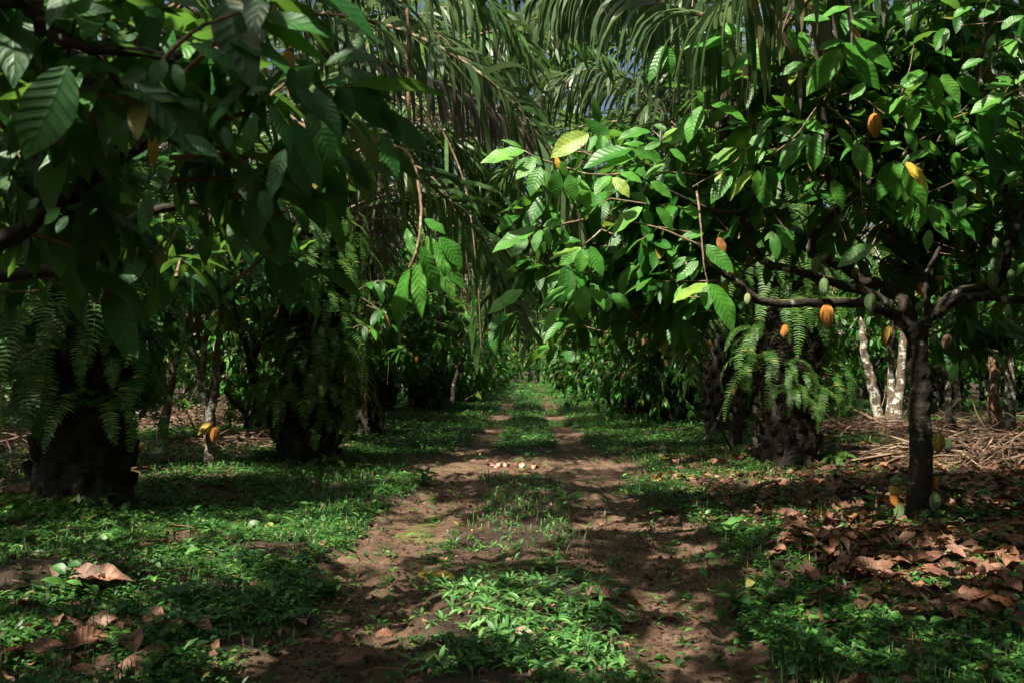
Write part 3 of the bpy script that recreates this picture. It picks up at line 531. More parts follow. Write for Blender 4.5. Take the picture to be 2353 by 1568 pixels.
hero_frond(rp1, [R1, W(1600, 330, 14), W(1420, 170, 14), W(1280, 190, 14), W(1190, 330, 14)], 85, 1.1, 'palm_leaf', 0.5, 0.055, seed=12)
hero_frond(rp1, [R1, W(1620, 420, 14), W(1470, 360, 13.6), W(1370, 430, 13.4), W(1320, 640, 13.4)], 80, 1.0, 'palm_leaf_green', 0.5, 0.05, seed=13)
hero_frond(rp1, [R1, W(1700, 150, 14), W(1560, -40, 14.2), W(1400, -60, 14.6), W(1290, 60, 15)], 85, 1.2, 'palm_leaf', 0.5, 0.055, seed=14)

hero_frond(rp1, [R1, W(1640, 100, 15), W(1480, -80, 16), W(1330, -10, 17), W(1220, 150, 17.5)], 95, 1.2, 'palm_leaf_green', 0.4, 0.06, seed=15, cull=0.3)
hero_frond(rp1, [R1, W(1660, 200, 15), W(1500, 40, 16), W(1360, 60, 16.5), W(1250, 200, 17)], 95, 1.2, 'palm_leaf_green', 0.4, 0.06, seed=16, cull=0.3)
hero_frond(lp2, [L2, W(860, 80, 15), W(1030, -60, 17), W(1200, -20, 18), W(1340, 100, 19)], 95, 1.2, 'palm_leaf_green', 0.4, 0.06, seed=17, cull=0.3)
hero_frond(lp2, [L2, W(840, 200, 15), W(960, 120, 16), W(1090, 130, 17), W(1200, 230, 18)], 95, 1.1, 'palm_leaf_green', 0.4, 0.06, seed=18, cull=0.3)

# ================================================================== THE TWO HERO CACAO TREES
def hero_leaves(rows, rx, ry, d0, mt, root, seed=0, name='leaf', asp=0.40, rs=None, wave=0.022):
    rs = np.random.RandomState(seed); P = []; D = []; Nn = []; L = []; A = []
    for r in rows:
        x0, y0, x1, y1 = r[:4]; d = d0+rs.uniform(-0.3, 0.3)*d0/8.5; dd = rs.uniform(-0.10, 0.02)*d0/8.5 if len(r) < 6 else r[5]
        p = W(rx+x0*0.343, ry+y0*0.343, d); q = W(rx+x1*0.343, ry+y1*0.343, d+dd); a = r[4] if len(r) > 4 else asp
        P.append(p); D.append(q-p); L.append(np.linalg.norm(q-p)*1.04); A.append(a)
        Nn.append(np.array([0, 0, 0.75])+nrm(EYE-p)*0.75+rs.randn(3)*0.2)
    P = np.array(P); D = np.array(D); L = np.array(L); A = np.array(A)
    return leafV(P, D, np.array(Nn), L, L*A, 12, 6, 0.35, 0.18, wave, rs=rs)
def shade_points(zone, n, seed, tlo=0.5, thi=2.2, keep=None):  # added leaf shoots above the view, set along sun rays to shade a zone
    r_ = np.random.RandomState(seed); out = []
    x0, x1, y0, y1, z0, z1 = zone
    for i in range(n):
        g = np.array([r_.uniform(x0, x1), r_.uniform(y0, y1), r_.uniform(z0, z1)]); t0 = max((1.4+0.375*g[1]-g[2])/0.997, 1.0); out.append(g+S*(t0+r_.uniform(tlo, thi)))
    out = np.array(out); out = out[np.linalg.norm(out-EYE, axis=1) > 2.0]; return out[~shut(out)]
SH_R = np.concatenate([shade_points((2.6, 6.5, 5.5, 11.5, 0, 0.3), 420, 301), shade_points((3.4, 4.2, 8.6, 9.2, 0.3, 2.0), 26, 302), shade_points((0.5, 4.5, 4.3, 9, 0, 0.1), 320, 303)])
SH_L = np.concatenate([shade_points((-5.5, 0.8, 4.3, 11.5, 0, 0.2), 700, 304), shade_points((-5.4, -3.2, 8.8, 10, 0.3, 3.8), 260, 305)])
# ---- main tree, right
mb = W(2110, 1212, 8.9); mb[2] = gz(mb[0], mb[1])
mt_ = empty('cacao_tree', mb, 'large cacao tree at right foreground with forked mossy branches full of pods', 'cacao tree')
bag = Bag(); O = mb
def pl(*a): return [W(x, y, d)-O for x, y, d in a]
jt = (2112, 752, 8.9)
branch(bag, pl((2108, 1240, 8.9), (2112, 1100, 8.92), (2116, 950, 8.95), (2110, 850, 8.92), jt), 0.112, 0.080, 14, rough=0.09)
branch(bag, pl((2108, 790, 8.9), (2073, 738, 8.85), (2039, 717, 8.8), (1988, 699, 8.7), (1888, 694, 8.5), (1758, 694, 8.3), (1696, 651, 8.2), (1655, 622, 8.1), (1600, 560, 8.0)), 0.062, 0.018, 12)
branch(bag, pl((2100, 770, 8.95), (2080, 705, 9.0), (2039, 660, 9.1), (1988, 648, 9.1), (1950, 620, 9.1), (1905, 598, 9.1), (1864, 578, 9.1), (1870, 540, 9.1), (1888, 518, 9.1), (1931, 470, 9.0), (1902, 411, 8.9), (1899, 343, 8.9), (1890, 240, 8.9)), 0.065, 0.02, 12)
branch(bag, pl((2040, 700, 8.95), (1988, 672, 8.95), (1888, 641, 8.9), (1820, 618, 8.8), (1758, 603, 8.8), (1732, 573, 8.7), (1714, 531, 8.7), (1708, 490, 8.6), (1735, 455, 8.6), (1740, 380, 8.5)), 0.05, 0.018, 10)
branch(bag, pl((1708, 490, 8.6), (1640, 485, 8.5), (1560, 450, 8.4), (1450, 400, 8.3)), 0.022, 0.008, 7)
branch(bag, pl((1931, 470, 9.0), (1970, 440, 9.0), (2008, 411, 9.1), (2080, 350, 9.1), (2120, 250, 9.2)), 0.03, 0.012, 8)
branch(bag, pl((2115, 775, 8.9), (2124, 742, 8.9), (2156, 708, 8.85), (2197, 675, 8.8), (2259, 658, 8.7), (2297, 641, 8.6), (2317, 573, 8.5), (2336, 520, 8.5), (2380, 400, 8.5)), 0.06, 0.03, 12)
branch(bag, pl((2150, 722, 8.85), (2187, 694, 8.8), (2249, 682, 8.7), (2352, 689, 8.6), (2460, 700, 8.5)), 0.045, 0.035, 10)
branch(bag, pl((2120, 760, 8.95), (2129, 715, 8.95), (2122, 634, 9.0), (2081, 586, 9.1), (2081, 549, 9.1), (2100, 480, 9.2)), 0.034, 0.012, 9)
branch(bag, pl((2122, 640, 9.0), (2150, 585, 9.0), (2175, 530, 9.0), (2210, 440, 8.9)), 0.024, 0.010, 8)
branch(bag, pl((2334, 522, 8.5), (2280, 330, 8.7), (2250, 150, 8.6), (2300, 20, 8.5)), 0.03, 0.014, 8)
for pts in [[(2030, 262, 8.3), (1960, 215, 8.3), (1900, 235, 8.5)], [(1890, 240, 8.9), (1935, 150, 8.4), (1938, 100, 8.2)], [(1900, 240, 8.6), (1960, 300, 8.4), (1975, 380, 8.4), (1978, 440, 8.3), (1988, 512, 8.3)],
            [(1450, 400, 8.3), (1500, 345, 8.2), (1520, 325, 8.1), (1500, 300, 8.1)], [(1320, 392, 8.2), (1240, 365, 8.2), (1200, 345, 8.2)], [(1450, 400, 8.3), (1350, 400, 8.2), (1280, 375, 8.2)],
            [(1340, 505, 8.1), (1290, 515, 8.1), (1240, 520, 8.1)], [(1380, 530, 8.0), (1345, 560, 8.0)], [(1600, 560, 8.0), (1500, 520, 8.0), (1380, 500, 8.0)], [(1600, 440, 8.2), (1608, 500, 8.0), (1616, 600, 7.9), (1625, 650, 7.9)],
            [(1710, 250, 8.4), (1740, 300, 8.4), (1690, 370, 8.3), (1590, 430, 8.3)], [(2352, 200, 8.3), (2280, 235, 8.3), (2190, 272, 8.3)], [(1740, 380, 8.5), (1820, 320, 8.4), (1880, 240, 8.4)]]:
    branch(bag, pl(*pts), 0.011, 0.005, 5, mi=1)
bag.mk('trunk', [M['bark'], M['twig']], mt_)
for args in [(1900, 727, 8.45, 60, 'orange'), (1801, 761, 8.4, 37, 'orange'), (1874, 612, 8.75, 44, 'green'), (1893, 660, 8.4, 44, 'green'), (2000, 697, 8.6, 48, 'green'), (1962, 629, 8.95, 24, 'brown'), (1717, 688, 8.15, 30, 'pale'),
             (2036, 772, 8.7, 50, 'mixed', (0.3, 0)), (2166, 711, 8.6, 26, 'yellow', (0, 1.1)), (2112, 705, 8.75, 34, 'green', (0.9, 0)), (2146, 780, 8.8, 32, 'green'), (2174, 785, 8.8, 40, 'brown', (-0.5, 0)), (2120, 664, 9.3, 38, 'orange'), (2160, 640, 9.4, 18, 'orange'),
             (2155, 1017, 8.7, 50, 'yellow'), (2176, 1022, 9.0, 36, 'green'), (2058, 1103, 8.6, 48, 'green', (1.45, 0)), (2058, 1126, 8.58, 38, 'yellow', (1.2, 0)), (2055, 1148, 8.58, 40, 'orange', (0.5, 0)), (2066, 1176, 8.55, 48, 'green', (-0.1, 0)), (2147, 1153, 8.7, 48, 'green', (-0.15, 0)), (2147, 1110, 8.9, 32, 'orange', (-0.3, 0)),
             (2286, 612, 8.5, 44, 'green', (0.3, 0)), (2280, 645, 8.45, 46, 'green'), (2322, 636, 8.5, 36, 'green', (-0.2, 0)), (2288, 560, 8.6, 30, 'green'), (2140, 626, 9.0, 20, 'green'), (2094, 990, 9.15, 30, 'green', (0.3, 0)), (2010, 290, 8.2, 60, 'orange', (0.15, 0)), (2262, 880, 8.9, 22, 'green'), (2146, 935, 9.1, 34, 'green', (-0.5, 0))]:
    pod(mt_, *args)
bag = Bag()
Z3 = [(450,180,80,300),(470,190,180,320),(1120,330,940,590),(1110,350,870,600),(1150,330,1410,580),(1130,290,1320,390),(1200,270,1510,420),(1140,270,990,300),(890,430,720,470),(190,710,90,930),(250,700,510,770),(200,690,170,600),(200,740,0,940),
 (430,980,220,1110),(470,990,400,1190),(530,1140,370,1330),(570,1140,560,1300),(590,1150,620,1390),(620,1110,700,1260),(760,1160,830,1330),(920,900,690,1110),(960,890,950,1130),(1230,960,1310,1180),(1100,860,1230,990),(1700,480,1530,570),(1740,500,1770,730),
 (1800,500,1930,680),(1900,520,2080,630),(1550,640,1440,740),(1590,660,1610,870),(1660,640,1590,690),(1680,640,1780,730),(1540,950,1390,1010),(1480,1080,1370,1320),(1500,1080,1520,1330),(1560,1100,1700,1380),(1720,1010,1540,1060),(1640,950,1810,1030),
 (1900,1020,1890,1160),(1870,870,1870,970),(1720,1370,1830,1560),(1750,1370,1930,1500),(1690,1350,1630,1530),(1600,1340,1540,1510),(2100,1370,1920,1420),(2280,570,2100,560),(2290,560,2180,500),(2300,570,2350,470),(2240,620,1990,740),(2080,400,1920,450),
 (660,790,560,880),(680,870,820,880),(640,880,500,970),(700,800,810,790),(620,870,640,960),(400,1180,240,1330),(260,1240,370,1290),(330,1140,300,1240),(700,130,600,60),(700,60,860,80),(1000,120,1180,10),(1180,90,1280,20),(1180,120,1390,80),(1190,140,1390,190),(1050,130,870,110),
 (640,210,560,460),(650,210,740,370),(780,190,830,330),(860,210,900,350),(570,330,380,480),(1700,20,1550,90),(1880,120,2000,30),(2050,120,2190,20),(2150,230,2110,330),(2200,200,2340,80),(1830,190,1770,320),(1950,1310,1890,1430),(2000,880,2110,1000),(1990,870,1900,960),(1560,860,1640,1000),
 (2330,1130,2150,1100),(2340,1150,2210,1220),(2250,870,2160,870),(1480,0,1560,150),(930,0,1040,80),(1060,1210,1160,1390),(1000,1210,880,1260),(1280,560,1190,660)]
bag.add(*hero_leaves(Z3, 1545.6, 0, 8.15, 'x', mt_, 1, asp=0.46))
Z2 = [(1260,1010,970,1040),(1240,990,1110,925,0.2),(1290,1060,1180,1150),(1300,1050,1390,1090),(1330,1060,1210,1190),(1370,1120,1290,1300),(1390,1140,1400,1250),(1470,1140,1470,1330),(1440,1090,1410,1180),(1490,1080,1540,1180),(1560,1170,1580,1360),(1600,1190,1700,1390),(1690,900,1440,1020),(1990,990,1650,1080,0.46),(2100,880,1890,890),(1790,910,1800,990),(1740,910,1680,1010),
 (1990,1060,1790,1110),(2050,1390,1830,1540),(2060,1400,2120,1510),(2140,1390,2280,1530),(2190,310,2090,520,0.5),(2200,310,2250,490,0.5),(2170,960,2060,990),(2180,930,2270,850),(2210,870,2130,830),(2060,960,1900,960),(1840,1180,1720,1280),(1850,1190,1960,1300),(1900,1160,2050,1200),(2000,1000,2190,1060),(1600,1050,1540,960),(2230,1000,2350,1070),(2200,1100,2060,1180),(2100,1220,2260,1300),(2280,1150,2340,1250),(1960,1300,2100,1340)]
bag.add(*hero_leaves(Z2, 773, 0, 8.0, 'x', mt_, 2, asp=0.48))
Zr = [(1340,170,1100,290),(1330,170,1310,120),(1340,170,1500,220),(670,90,700,260),(690,80,840,220),(670,80,610,140),(210,90,40,110),(230,430,0,520,0.5),(230,430,225,600,0.5),(210,170,400,350),(160,260,0,280),(170,280,20,400),(1720,70,1700,200),(1740,20,1860,110),(2350,290,2300,380),(2000,900,2060,1000),(1960,930,1930,1030),(2140,900,2240,970),(2090,860,2190,900),(1820,960,1740,980),(1900,960,1860,1080)]
bag.add(*hero_leaves(Zr, 1545.6, 504, 8.0, 'x', mt_, 3))
Zc = [(1340,60,1040,190,0.42),(1370,70,1310,200),(1410,70,1430,180),(1280,130,1170,230),(1520,10,1390,40),(1640,190,1420,240,0.42),(1640,190,1490,300,0.45),(1650,200,1630,370,0.5),(1680,200,1700,320),(1700,180,1780,370),(1640,150,1470,130),(1470,60,1570,120),(1530,450,1390,570,0.5),(1660,440,1640,670,0.5),(1560,450,1330,560),(1600,470,1540,560),(1700,430,1800,590,0.5),(1840,500,1970,580,0.6),(1830,520,1810,610),(1500,590,1360,740),(1250,470,1010,600),(1960,20,1840,60),(2060,0,2130,30),(2260,330,2330,240),(2350,430,2240,540)]
bag.add(*hero_leaves(Zc, 773, 504, 7.9, 'x', mt_, 4, asp=0.46))
# ordinary leaves filling the crown: centres measured on the photo, spread in depth as well
rs = np.random.RandomState(5); P = []
def blob(px, py, d, rx, ry, rz, n):
    for i in range(n):
        v = rs.randn(3)*0.5; P.append(W(px, py, d)+RT*v[0]*rx+np.array([0, v[1]*rz, v[2]*ry]))
for a in [(1330, 400, 8.6, 0.7, 0.45, 0.6, 26), (1500, 430, 8.7, 0.8, 0.6, 0.8, 40), (1400, 560, 8.6, 0.7, 0.5, 0.7, 26), (1320, 680, 8.6, 0.5, 0.4, 0.6, 14), (1500, 640, 8.9, 0.7, 0.5, 0.7, 24), (1650, 400, 8.9, 0.8, 0.7, 0.9, 44), (1780, 270, 8.9, 0.8, 0.6, 0.9, 26),
          (1640, 540, 8.9, 0.5, 0.4, 0.6, 6), (1900, 180, 8.9, 0.9, 0.8, 0.9, 46), (2050, 120, 9.0, 0.9, 0.8, 0.9, 46), (2200, 80, 8.9, 0.8, 0.7, 0.9, 36), (2100, 300, 9.1, 0.9, 0.7, 0.8, 46), (2070, 450, 9.6, 0.8, 0.4, 0.6, 14),
          (2250, 250, 8.9, 0.8, 0.8, 0.9, 50), (2250, 420, 9.0, 0.8, 0.7, 0.8, 44), (2200, 560, 9.4, 0.6, 0.5, 0.6, 26), (2330, 560, 9.0, 0.5, 0.7, 0.7, 20), (2330, 760, 9.3, 0.5, 0.4, 0.5, 12), (1600, 620, 8.5, 0.3, 0.4, 0.4, 8), (2400, 300, 8.6, 0.8, 1.0, 1, 40), (2000, -150, 8.8, 1.6, 0.7, 1.2, 50), (2200, -300, 8.6, 1.6, 0.7, 1.4, 50)]: blob(*a)
P = np.concatenate([np.array(P)+[0, 0.55, 0], SH_R]); P = P[~shut(P, 0.3)]; A = nrm(P-W(1950, 560, 9.0))+rs.randn(len(P), 3)*0.4-[0, 0.25, 0.1]  # SH_R: unseen shoots added to this crown to shade trunk and right ground
V, F, uv = shoots(P, A, lod=(5, 4), rs=rs, Lr=(0.26, 0.42)); bag.add(V, F, uv, 1); twigs(bag, P, A, 0.45, 0.006, mi=2, rs=rs)
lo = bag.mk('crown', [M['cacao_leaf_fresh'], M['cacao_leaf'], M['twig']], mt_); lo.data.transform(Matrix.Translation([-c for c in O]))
def single(rows, rx, ry, d, mt, label, parent, O, seed, asp=0.42):
    V, F, uv = hero_leaves(rows, rx, ry, d, mt, parent, seed, asp=asp); o = mk('leaf', V-O, F, M[mt], parent, uv); o['label'] = label; return o
single([(1560, 1085, 1700, 1255)], 1545.6, 0, 8.0, 'leaf_yellow', 'sunlit yellow leaf', mt_, O, 11)
single([(1470, 1050, 1490, 1130)], 773, 0, 8.0, 'leaf_yellow', 'curled yellow leaf', mt_, O, 12)
single([(250, 430, 450, 730, 0.42)], 1545.6, 504, 7.8, 'cacao_leaf_fresh', 'large drooping leaf with a pale patch', mt_, O, 13)
single([(300, 120, 350, 220, 0.5)], 1545.6, 504, 8.0, 'leaf_orange', 'dead orange brown leaf', mt_, O, 14)
# ---- left foreground tree, trunk just outside the frame
lb = np.array([-3.3, 3.6, 0]); lb[2] = gz(lb[0], lb[1])
lt = empty('cacao_tree', lb, 'shaded cacao tree whose big soft leaves hang close over the top left', 'cacao tree'); O = lb
bag = Bag()
branch(bag, [np.array([0, 0, -.1]), np.array([.05, 0, .7]), np.array([0.1, .05, 1.35])], 0.12, 0.09, 12)
J = lb+[0.1, 0.05, 1.3]
def bl(pts, r0, r1, mi=0, n=8): branch(bag, [p-O for p in pts], r0, r1, n, mi=mi)
bl([J, W(-200, 640, 3.4), W(0, 560, 3.5), W(120, 480, 3.6), W(260, 380, 3.5), W(400, 300, 3.3)], 0.05, 0.012)
bl([J, J+[0.3, -0.3, 0.8], W(-60, 10, 2.5), W(100, 60, 2.5), W(180, 105, 2.5), W(420, 130, 2.6)], 0.045, 0.010)
bl([J, J+[0.3, 0.6, 0.4], W(150, 620, 4.6), W(330, 490, 4.6), W(600, 450, 4.6), W(860, 330, 4.4)], 0.045, 0.008)
bl([W(800, 360, 4.4), W(860, 330, 4.4), W(935, 350, 4.2), W(962, 430, 4.1), W(967, 500, 4.05), W(958, 570, 4.0), W(940, 615, 4.0)], 0.008, 0.005, 1, 6)
bl([J, J+[-0.1, -0.5, 1.2], J+[0.5, -1.2, 2.6], J+[1.5, -1.6, 3.2]], 0.045, 0.02)
bl([J+[0.3, -0.3, 0.8], W(300, -200, 2.6), W(600, -60, 2.7), W(900, -40, 3.0)], 0.03, 0.008)
bl([W(365, 150, 2.5), W(440, 75, 2.5), W(545, 30, 2.55)], 0.008, 0.004, 1, 5)
bl([W(935, 20, 4.6), W(940, 90, 4.6), W(938, 200, 4.6), W(940, 290, 4.6)], 0.008, 0.008, 1, 6)
bl([W(400, 300, 3.3), W(560, 260, 3.0), W(660, 190, 3.0)], 0.01, 0.004, 1, 5)
bl([W(400, 300, 3.3), W(560, 360, 3.2), W(655, 340, 3.1)], 0.01, 0.004, 1, 5)
bag.mk('trunk', [M['bark_dark'], M['twig']], lt)
bag = Bag()
Z1 = [(450,440,180,1050,0.5),(290,120,720,20),(340,320,1170,310,0.2),(370,420,800,440,0.3),(860,520,1420,960,0.3),(1660,580,1330,830,0.42),(1000,620,1440,800,0.42),(1900,470,1690,690),(1950,450,1990,700),(2040,480,2050,640,0.5),(1270,290,1620,430),(1500,230,1930,390),(1580,80,2310,190,0.22),(1590,90,2240,360,0.16),(1580,90,1640,250),
 (0,200,280,240,0.3),(250,260,0,400,0.3),(0,430,240,420,0.4),(60,480,0,620,0.5),(1910,1000,1780,1310),(1930,980,2090,1300),(940,820,690,920),(720,690,870,790),(730,920,680,1030),(1100,400,1020,560,0.6),(1170,430,1230,600),(1180,820,1060,960),(1230,860,1200,940),(1480,450,1680,540),(2060,760,2260,1040,0.5),(2250,1040,2350,1150),(1650,640,1780,560),
 (470,740,400,900),(260,1330,170,1400),(400,1390,290,1500),(600,1440,640,1400),(450,1450,380,1550),(1700,780,1650,1000),(1500,850,1540,990),(1750,1280,1800,1480),(1000,1300,940,1560,0.4),(1200,1000,1450,1010),(1450,880,1600,1060,0.4),(1100,0,1350,10),(1320,30,1400,130),(1000,60,1180,20),(700,0,420,0,0.4),(0,640,100,560),(1240,900,1500,1060,0.3),
 (800,560,980,470),(1980,560,2200,800,0.35),(2100,600,2300,900,0.35),(1800,700,2000,980,0.35),(1960,800,2180,1240,0.35),(2180,440,2350,320)]
bag.add(*hero_leaves(Z1, 0, 0, 2.55, 'x', lt, 21, wave=0.018))
ZL2 = [(20,470,390,600),(280,730,600,1000),(100,800,310,1100,0.42),(0,940,250,1320,0.4),(490,1100,650,1110,0.3),(300,900,420,1180),(60,1050,230,1250,0.4),(0,350,290,380,0.3),(200,250,0,420,0.4),(350,1000,560,1180,0.3),(60,20,20,-60),(200,1110,400,1160)]
bag.add(*hero_leaves(ZL2, 773, 0, 3.2, 'x', lt, 22))
lbag = bag
V, F, uv = hero_leaves([(490,330,340,750,0.28),(540,280,570,650,0.26),(560,180,710,480,0.34),(600,110,820,520,0.26),(650,150,840,460,0.28),(690,120,850,310,0.52),(590,0,730,70,0.5),(560,260,640,470,0.3),(470,60,500,240,0.3)], 773, 504, 4.0, 'x', lt, 23, wave=0.035)
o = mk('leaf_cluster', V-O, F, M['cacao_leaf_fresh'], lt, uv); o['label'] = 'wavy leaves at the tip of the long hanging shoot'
for rows, mt, lab, dd in [([(1370,390,1230,620,0.5)], 'cacao_leaf_fresh', 'bright light green leaf', 2.9), ([(1030,880,1010,1120,0.3)], 'leaf_yellow', 'narrow yellow orange leaf', 3.2), ([(1940,340,1925,470,0.7)], 'leaf_orange', 'dead orange leaf', 3.0), ([(1640,330,1640,420,0.7)], 'leaf_orange', 'small dead orange leaf', 3.4), ([(2070,765,2280,1060,0.42)], 'cacao_leaf_fresh', 'broad leaf catching the sun', 2.9)]:
    single(rows, 0, 0, dd, mt, lab, lt, O, 31, 0.45)
rs = np.random.RandomState(6); P = []
for a in [(100, 260, 2.9, 0.5, 0.3, 0.5, 9), (330, 200, 3.0, 0.6, 0.3, 0.6, 12), (600, 200, 3.2, 0.5, 0.35, 0.6, 13), (740, 380, 3.5, 0.4, 0.4, 0.5, 8), (200, 420, 4.0, 0.6, 0.4, 0.6, 22), (450, 400, 4.0, 0.6, 0.4, 0.6, 24), (620, 300, 3.8, 0.5, 0.35, 0.6, 12), (60, 430, 3.8, 0.4, 0.3, 0.5, 8),
          (650, 450, 4.4, 0.6, 0.35, 0.6, 16), (80, 570, 5.0, 0.5, 0.3, 0.5, 9), (300, 550, 5.0, 0.6, 0.3, 0.6, 10), (540, 530, 5.2, 0.6, 0.3, 0.6, 9), (200, 60, 3.0, 0.5, 0.3, 0.5, 9), (500, 0, 3.2, 0.8, 0.3, 0.7, 13), (720, 60, 3.6, 0.4, 0.3, 0.6, 4), (350, -250, 3.4, 1.3, 0.4, 1.0, 30)]: blob(*a)
for i in range(620):                                              # upper crown above the view, added and spread wide to shade the ground
    q = np.array([rs.uniform(-6.5, 2.8), rs.uniform(-4.0, 4.6), 4.6+rs.rand()*1.6]); q[2] = max(q[2], EYE[2]+0.45*q[1]+0.7); P.append(q)
P = np.array([p for p in P if np.linalg.norm(p-EYE) > 1.6 and not (p[1] < 2.0 and p[2] < 3.0)]); P = P[~shut(P)]; pd = (P-EYE)@FW; ppx = 1176+(P-EYE)@RT/np.maximum(pd, .1)*FPX; ppy = 784-(P-EYE)@UP/np.maximum(pd, .1)*FPX
lim = np.where(ppy < 150, 740, np.where(ppy < 450, 880, 760)); P = P[~((pd > 0.2) & (ppy > -60) & (ppx > lim))]; P = np.concatenate([P, SH_L])  # SH_L: unseen shoots added to this crown to shade left ground and palm
A = nrm(P-W(100, 300, 4.0))+rs.randn(len(P), 3)*0.5-[0, 0, 0.3]
V, F, uv = shoots(P, A, lod=(6, 4), rs=rs, Lr=(0.19, 0.34), aspect=0.33, down=0.18, droop=0.7); lbag.add(V, F, uv); twigs(lbag, P, A, 0.4, 0.006, mi=1, rs=rs)
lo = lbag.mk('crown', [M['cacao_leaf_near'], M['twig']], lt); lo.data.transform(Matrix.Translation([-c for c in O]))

# ================================================================== MID-DISTANCE CACAO TREES
def cacao_custom(px, py, d, label, stems, crown, bark, pods=(), seed=0, lod=(4, 3), lm='cacao_leaf', name='cacao_tree'):
    """stems: pixel polylines with widths; crown: blobs"""
    O = W(px, py, d); O[2] = gz(O[0], O[1]); root = empty(name, O, label, 'cacao tree'); bag = Bag()
    for pts, r0, r1 in stems: branch(bag, [W(*p)-O for p in pts], r0, r1, 10)
    global rs, P; rs = np.random.RandomState(seed); P = []
    for a in crown: blob(*a)
    if P:
        P_ = np.array(P); P_ = P_[~shut(P_, 0.6)]; A = nrm(P_-P_.mean(0))+rs.randn(len(P_), 3)*0.5-[0, 0.2, 0.1]; cb = Bag(); twigs(cb, P_-O, A, 0.4, 0.006, mi=1, rs=rs)
        V, F, uv = shoots(P_, A, lod=lod, rs=rs, Lr=(0.2, 0.32)); cb.add(V-O, F, uv); cb.mk('crown', [M[lm], M['twig']], root)
    bag.mk('trunk', [M[bark], M['twig']], root)
    for a in pods: pod(root, *a)
    return root
cacao_custom(482, 1100, 13.0, 'thin lichen-white cacao tree with two pods low on its trunk, left side', [([(482, 1110, 13), (486, 1040, 13), (482, 960, 13), (492, 900, 13), (500, 810, 13), (510, 700, 13)], 0.09, 0.035), ([(482, 950, 13), (458, 880, 12.9), (452, 820, 12.8), (425, 780, 12.8), (400, 690, 12.6)], 0.05, 0.025), ([(476, 930, 13), (466, 860, 13.1), (472, 780, 13.1), (480, 700, 13)], 0.05, 0.03)],
    [(480, 640, 13, 1.3, 0.7, 1.2, 60), (620, 600, 13, 0.8, 0.6, 1, 30), (330, 640, 13, 0.8, 0.6, 1, 26)], 'bark_pale', [(470, 986, 12.85, 40, 'yellow', (0.9, 0)), (493, 998, 12.8, 38, 'orange', (-0.2, 0)), (487, 816, 12.9, 16, 'orange'), (516, 869, 13.4, 14, 'orange'), (535, 893, 13.5, 14, 'orange')], 31)
cacao_custom(325, 945, 20, 'leaning white-barked cacao tree behind the left foreground palm', [([(322, 950, 20), (335, 900, 20), (330, 850, 20), (345, 790, 20), (350, 700, 20)], 0.10, 0.06), ([(330, 870, 20), (318, 800, 20), (312, 700, 20)], 0.07, 0.04)], [(340, 640, 20, 1.6, 1, 1.5, 60)], 'bark_pale', [(348, 925, 19.8, 9, 'orange')], 32)
cacao_custom(640, 1010, 16, 'shaded cacao tree leaning right between the two left fern palms', [([(640, 1010, 16), (600, 900, 15.6), (575, 830, 15), (610, 780, 14.6), (650, 740, 14.4), (700, 650, 14)], 0.09, 0.03), ([(575, 830, 15), (545, 740, 15), (520, 640, 15)], 0.05, 0.03)],
    [(700, 560, 13.8, 1.0, 0.7, 1, 60), (820, 620, 13.4, 0.8, 0.6, 0.9, 44), (880, 700, 13.2, 0.6, 0.4, 0.8, 26), (560, 640, 15, 1.0, 0.6, 1, 40)], 'bark_dark', [(739, 766, 13.6, 30, 'green'), (527, 727, 14.5, 12, 'orange')], 33)
cacao_custom(800, 1000, 19, 'thin cacao tree with pale stem and low crown left of the track', [([(795, 985, 19), (790, 930, 19), (796, 850, 19), (800, 700, 19)], 0.06, 0.03), ([(840, 960, 20), (842, 880, 20), (850, 760, 20)], 0.04, 0.02)], [(800, 680, 18.4, 1.2, 0.9, 1.2, 60), (930, 690, 18, 1.0, 0.7, 1.2, 50), (990, 760, 18, 0.8, 0.45, 1, 34), (870, 790, 18, 0.9, 0.4, 1, 36)], 'bark_brown', [(763, 922, 18.5, 13, 'yellow'), (790, 910, 18.5, 18, 'brown'), (957, 824, 17.5, 17, 'orange')], 34)
cacao_custom(1050, 960, 30, 'low dense cacao tree beside the track, left of the bright far end', [([(1040, 930, 30), (1045, 880, 30), (1060, 820, 30)], 0.09, 0.05)], [(1060, 760, 29, 1.8, 1.0, 1.6, 90), (1100, 840, 30, 1.3, 0.6, 1.4, 50), (1000, 800, 27, 1.2, 0.6, 1.4, 50)], 'bark_dark', [(1048, 842, 28, 10, 'orange'), (1094, 812, 29, 10, 'orange'), (1090, 768, 28, 10, 'orange')], 35)
cacao_custom(1400, 930, 33, 'bright bushy cacao tree overhanging the track, right of its far end', [([(1400, 935, 33), (1395, 880, 33), (1380, 820, 33)], 0.09, 0.05)], [(1340, 790, 32, 2.0, 1.0, 1.6, 90), (1300, 850, 34, 1.4, 0.5, 1.5, 60), (1420, 850, 31, 1.6, 0.9, 1.5, 70)], 'bark_dark', [(1363, 850, 30, 11, 'orange'), (1322, 812, 31, 9, 'yellow')], 36, lm='cacao_leaf')
cacao_custom(1692, 1035, 17, 'dark slim cacao tree draped with ferns, left of the big right palm', [([(1690, 1035, 17), (1694, 960, 17), (1688, 880, 17), (1700, 760, 17)], 0.11, 0.07), ([(1680, 1030, 16), (1640, 960, 15.7), (1620, 1010, 15.5)], 0.02, 0.015)], [(1640, 660, 16, 1.2, 0.8, 1.2, 60), (1500, 700, 17, 1.2, 0.8, 1.2, 60)], 'bark_dark', [(1686, 898, 16.4, 18, 'orange'), (1584, 806, 16, 12, 'orange'), (1630, 789, 15.8, 17, 'orange'), (1486, 783, 16, 13, 'orange'), (1679, 957, 16.5, 20, 'pale')], 37)
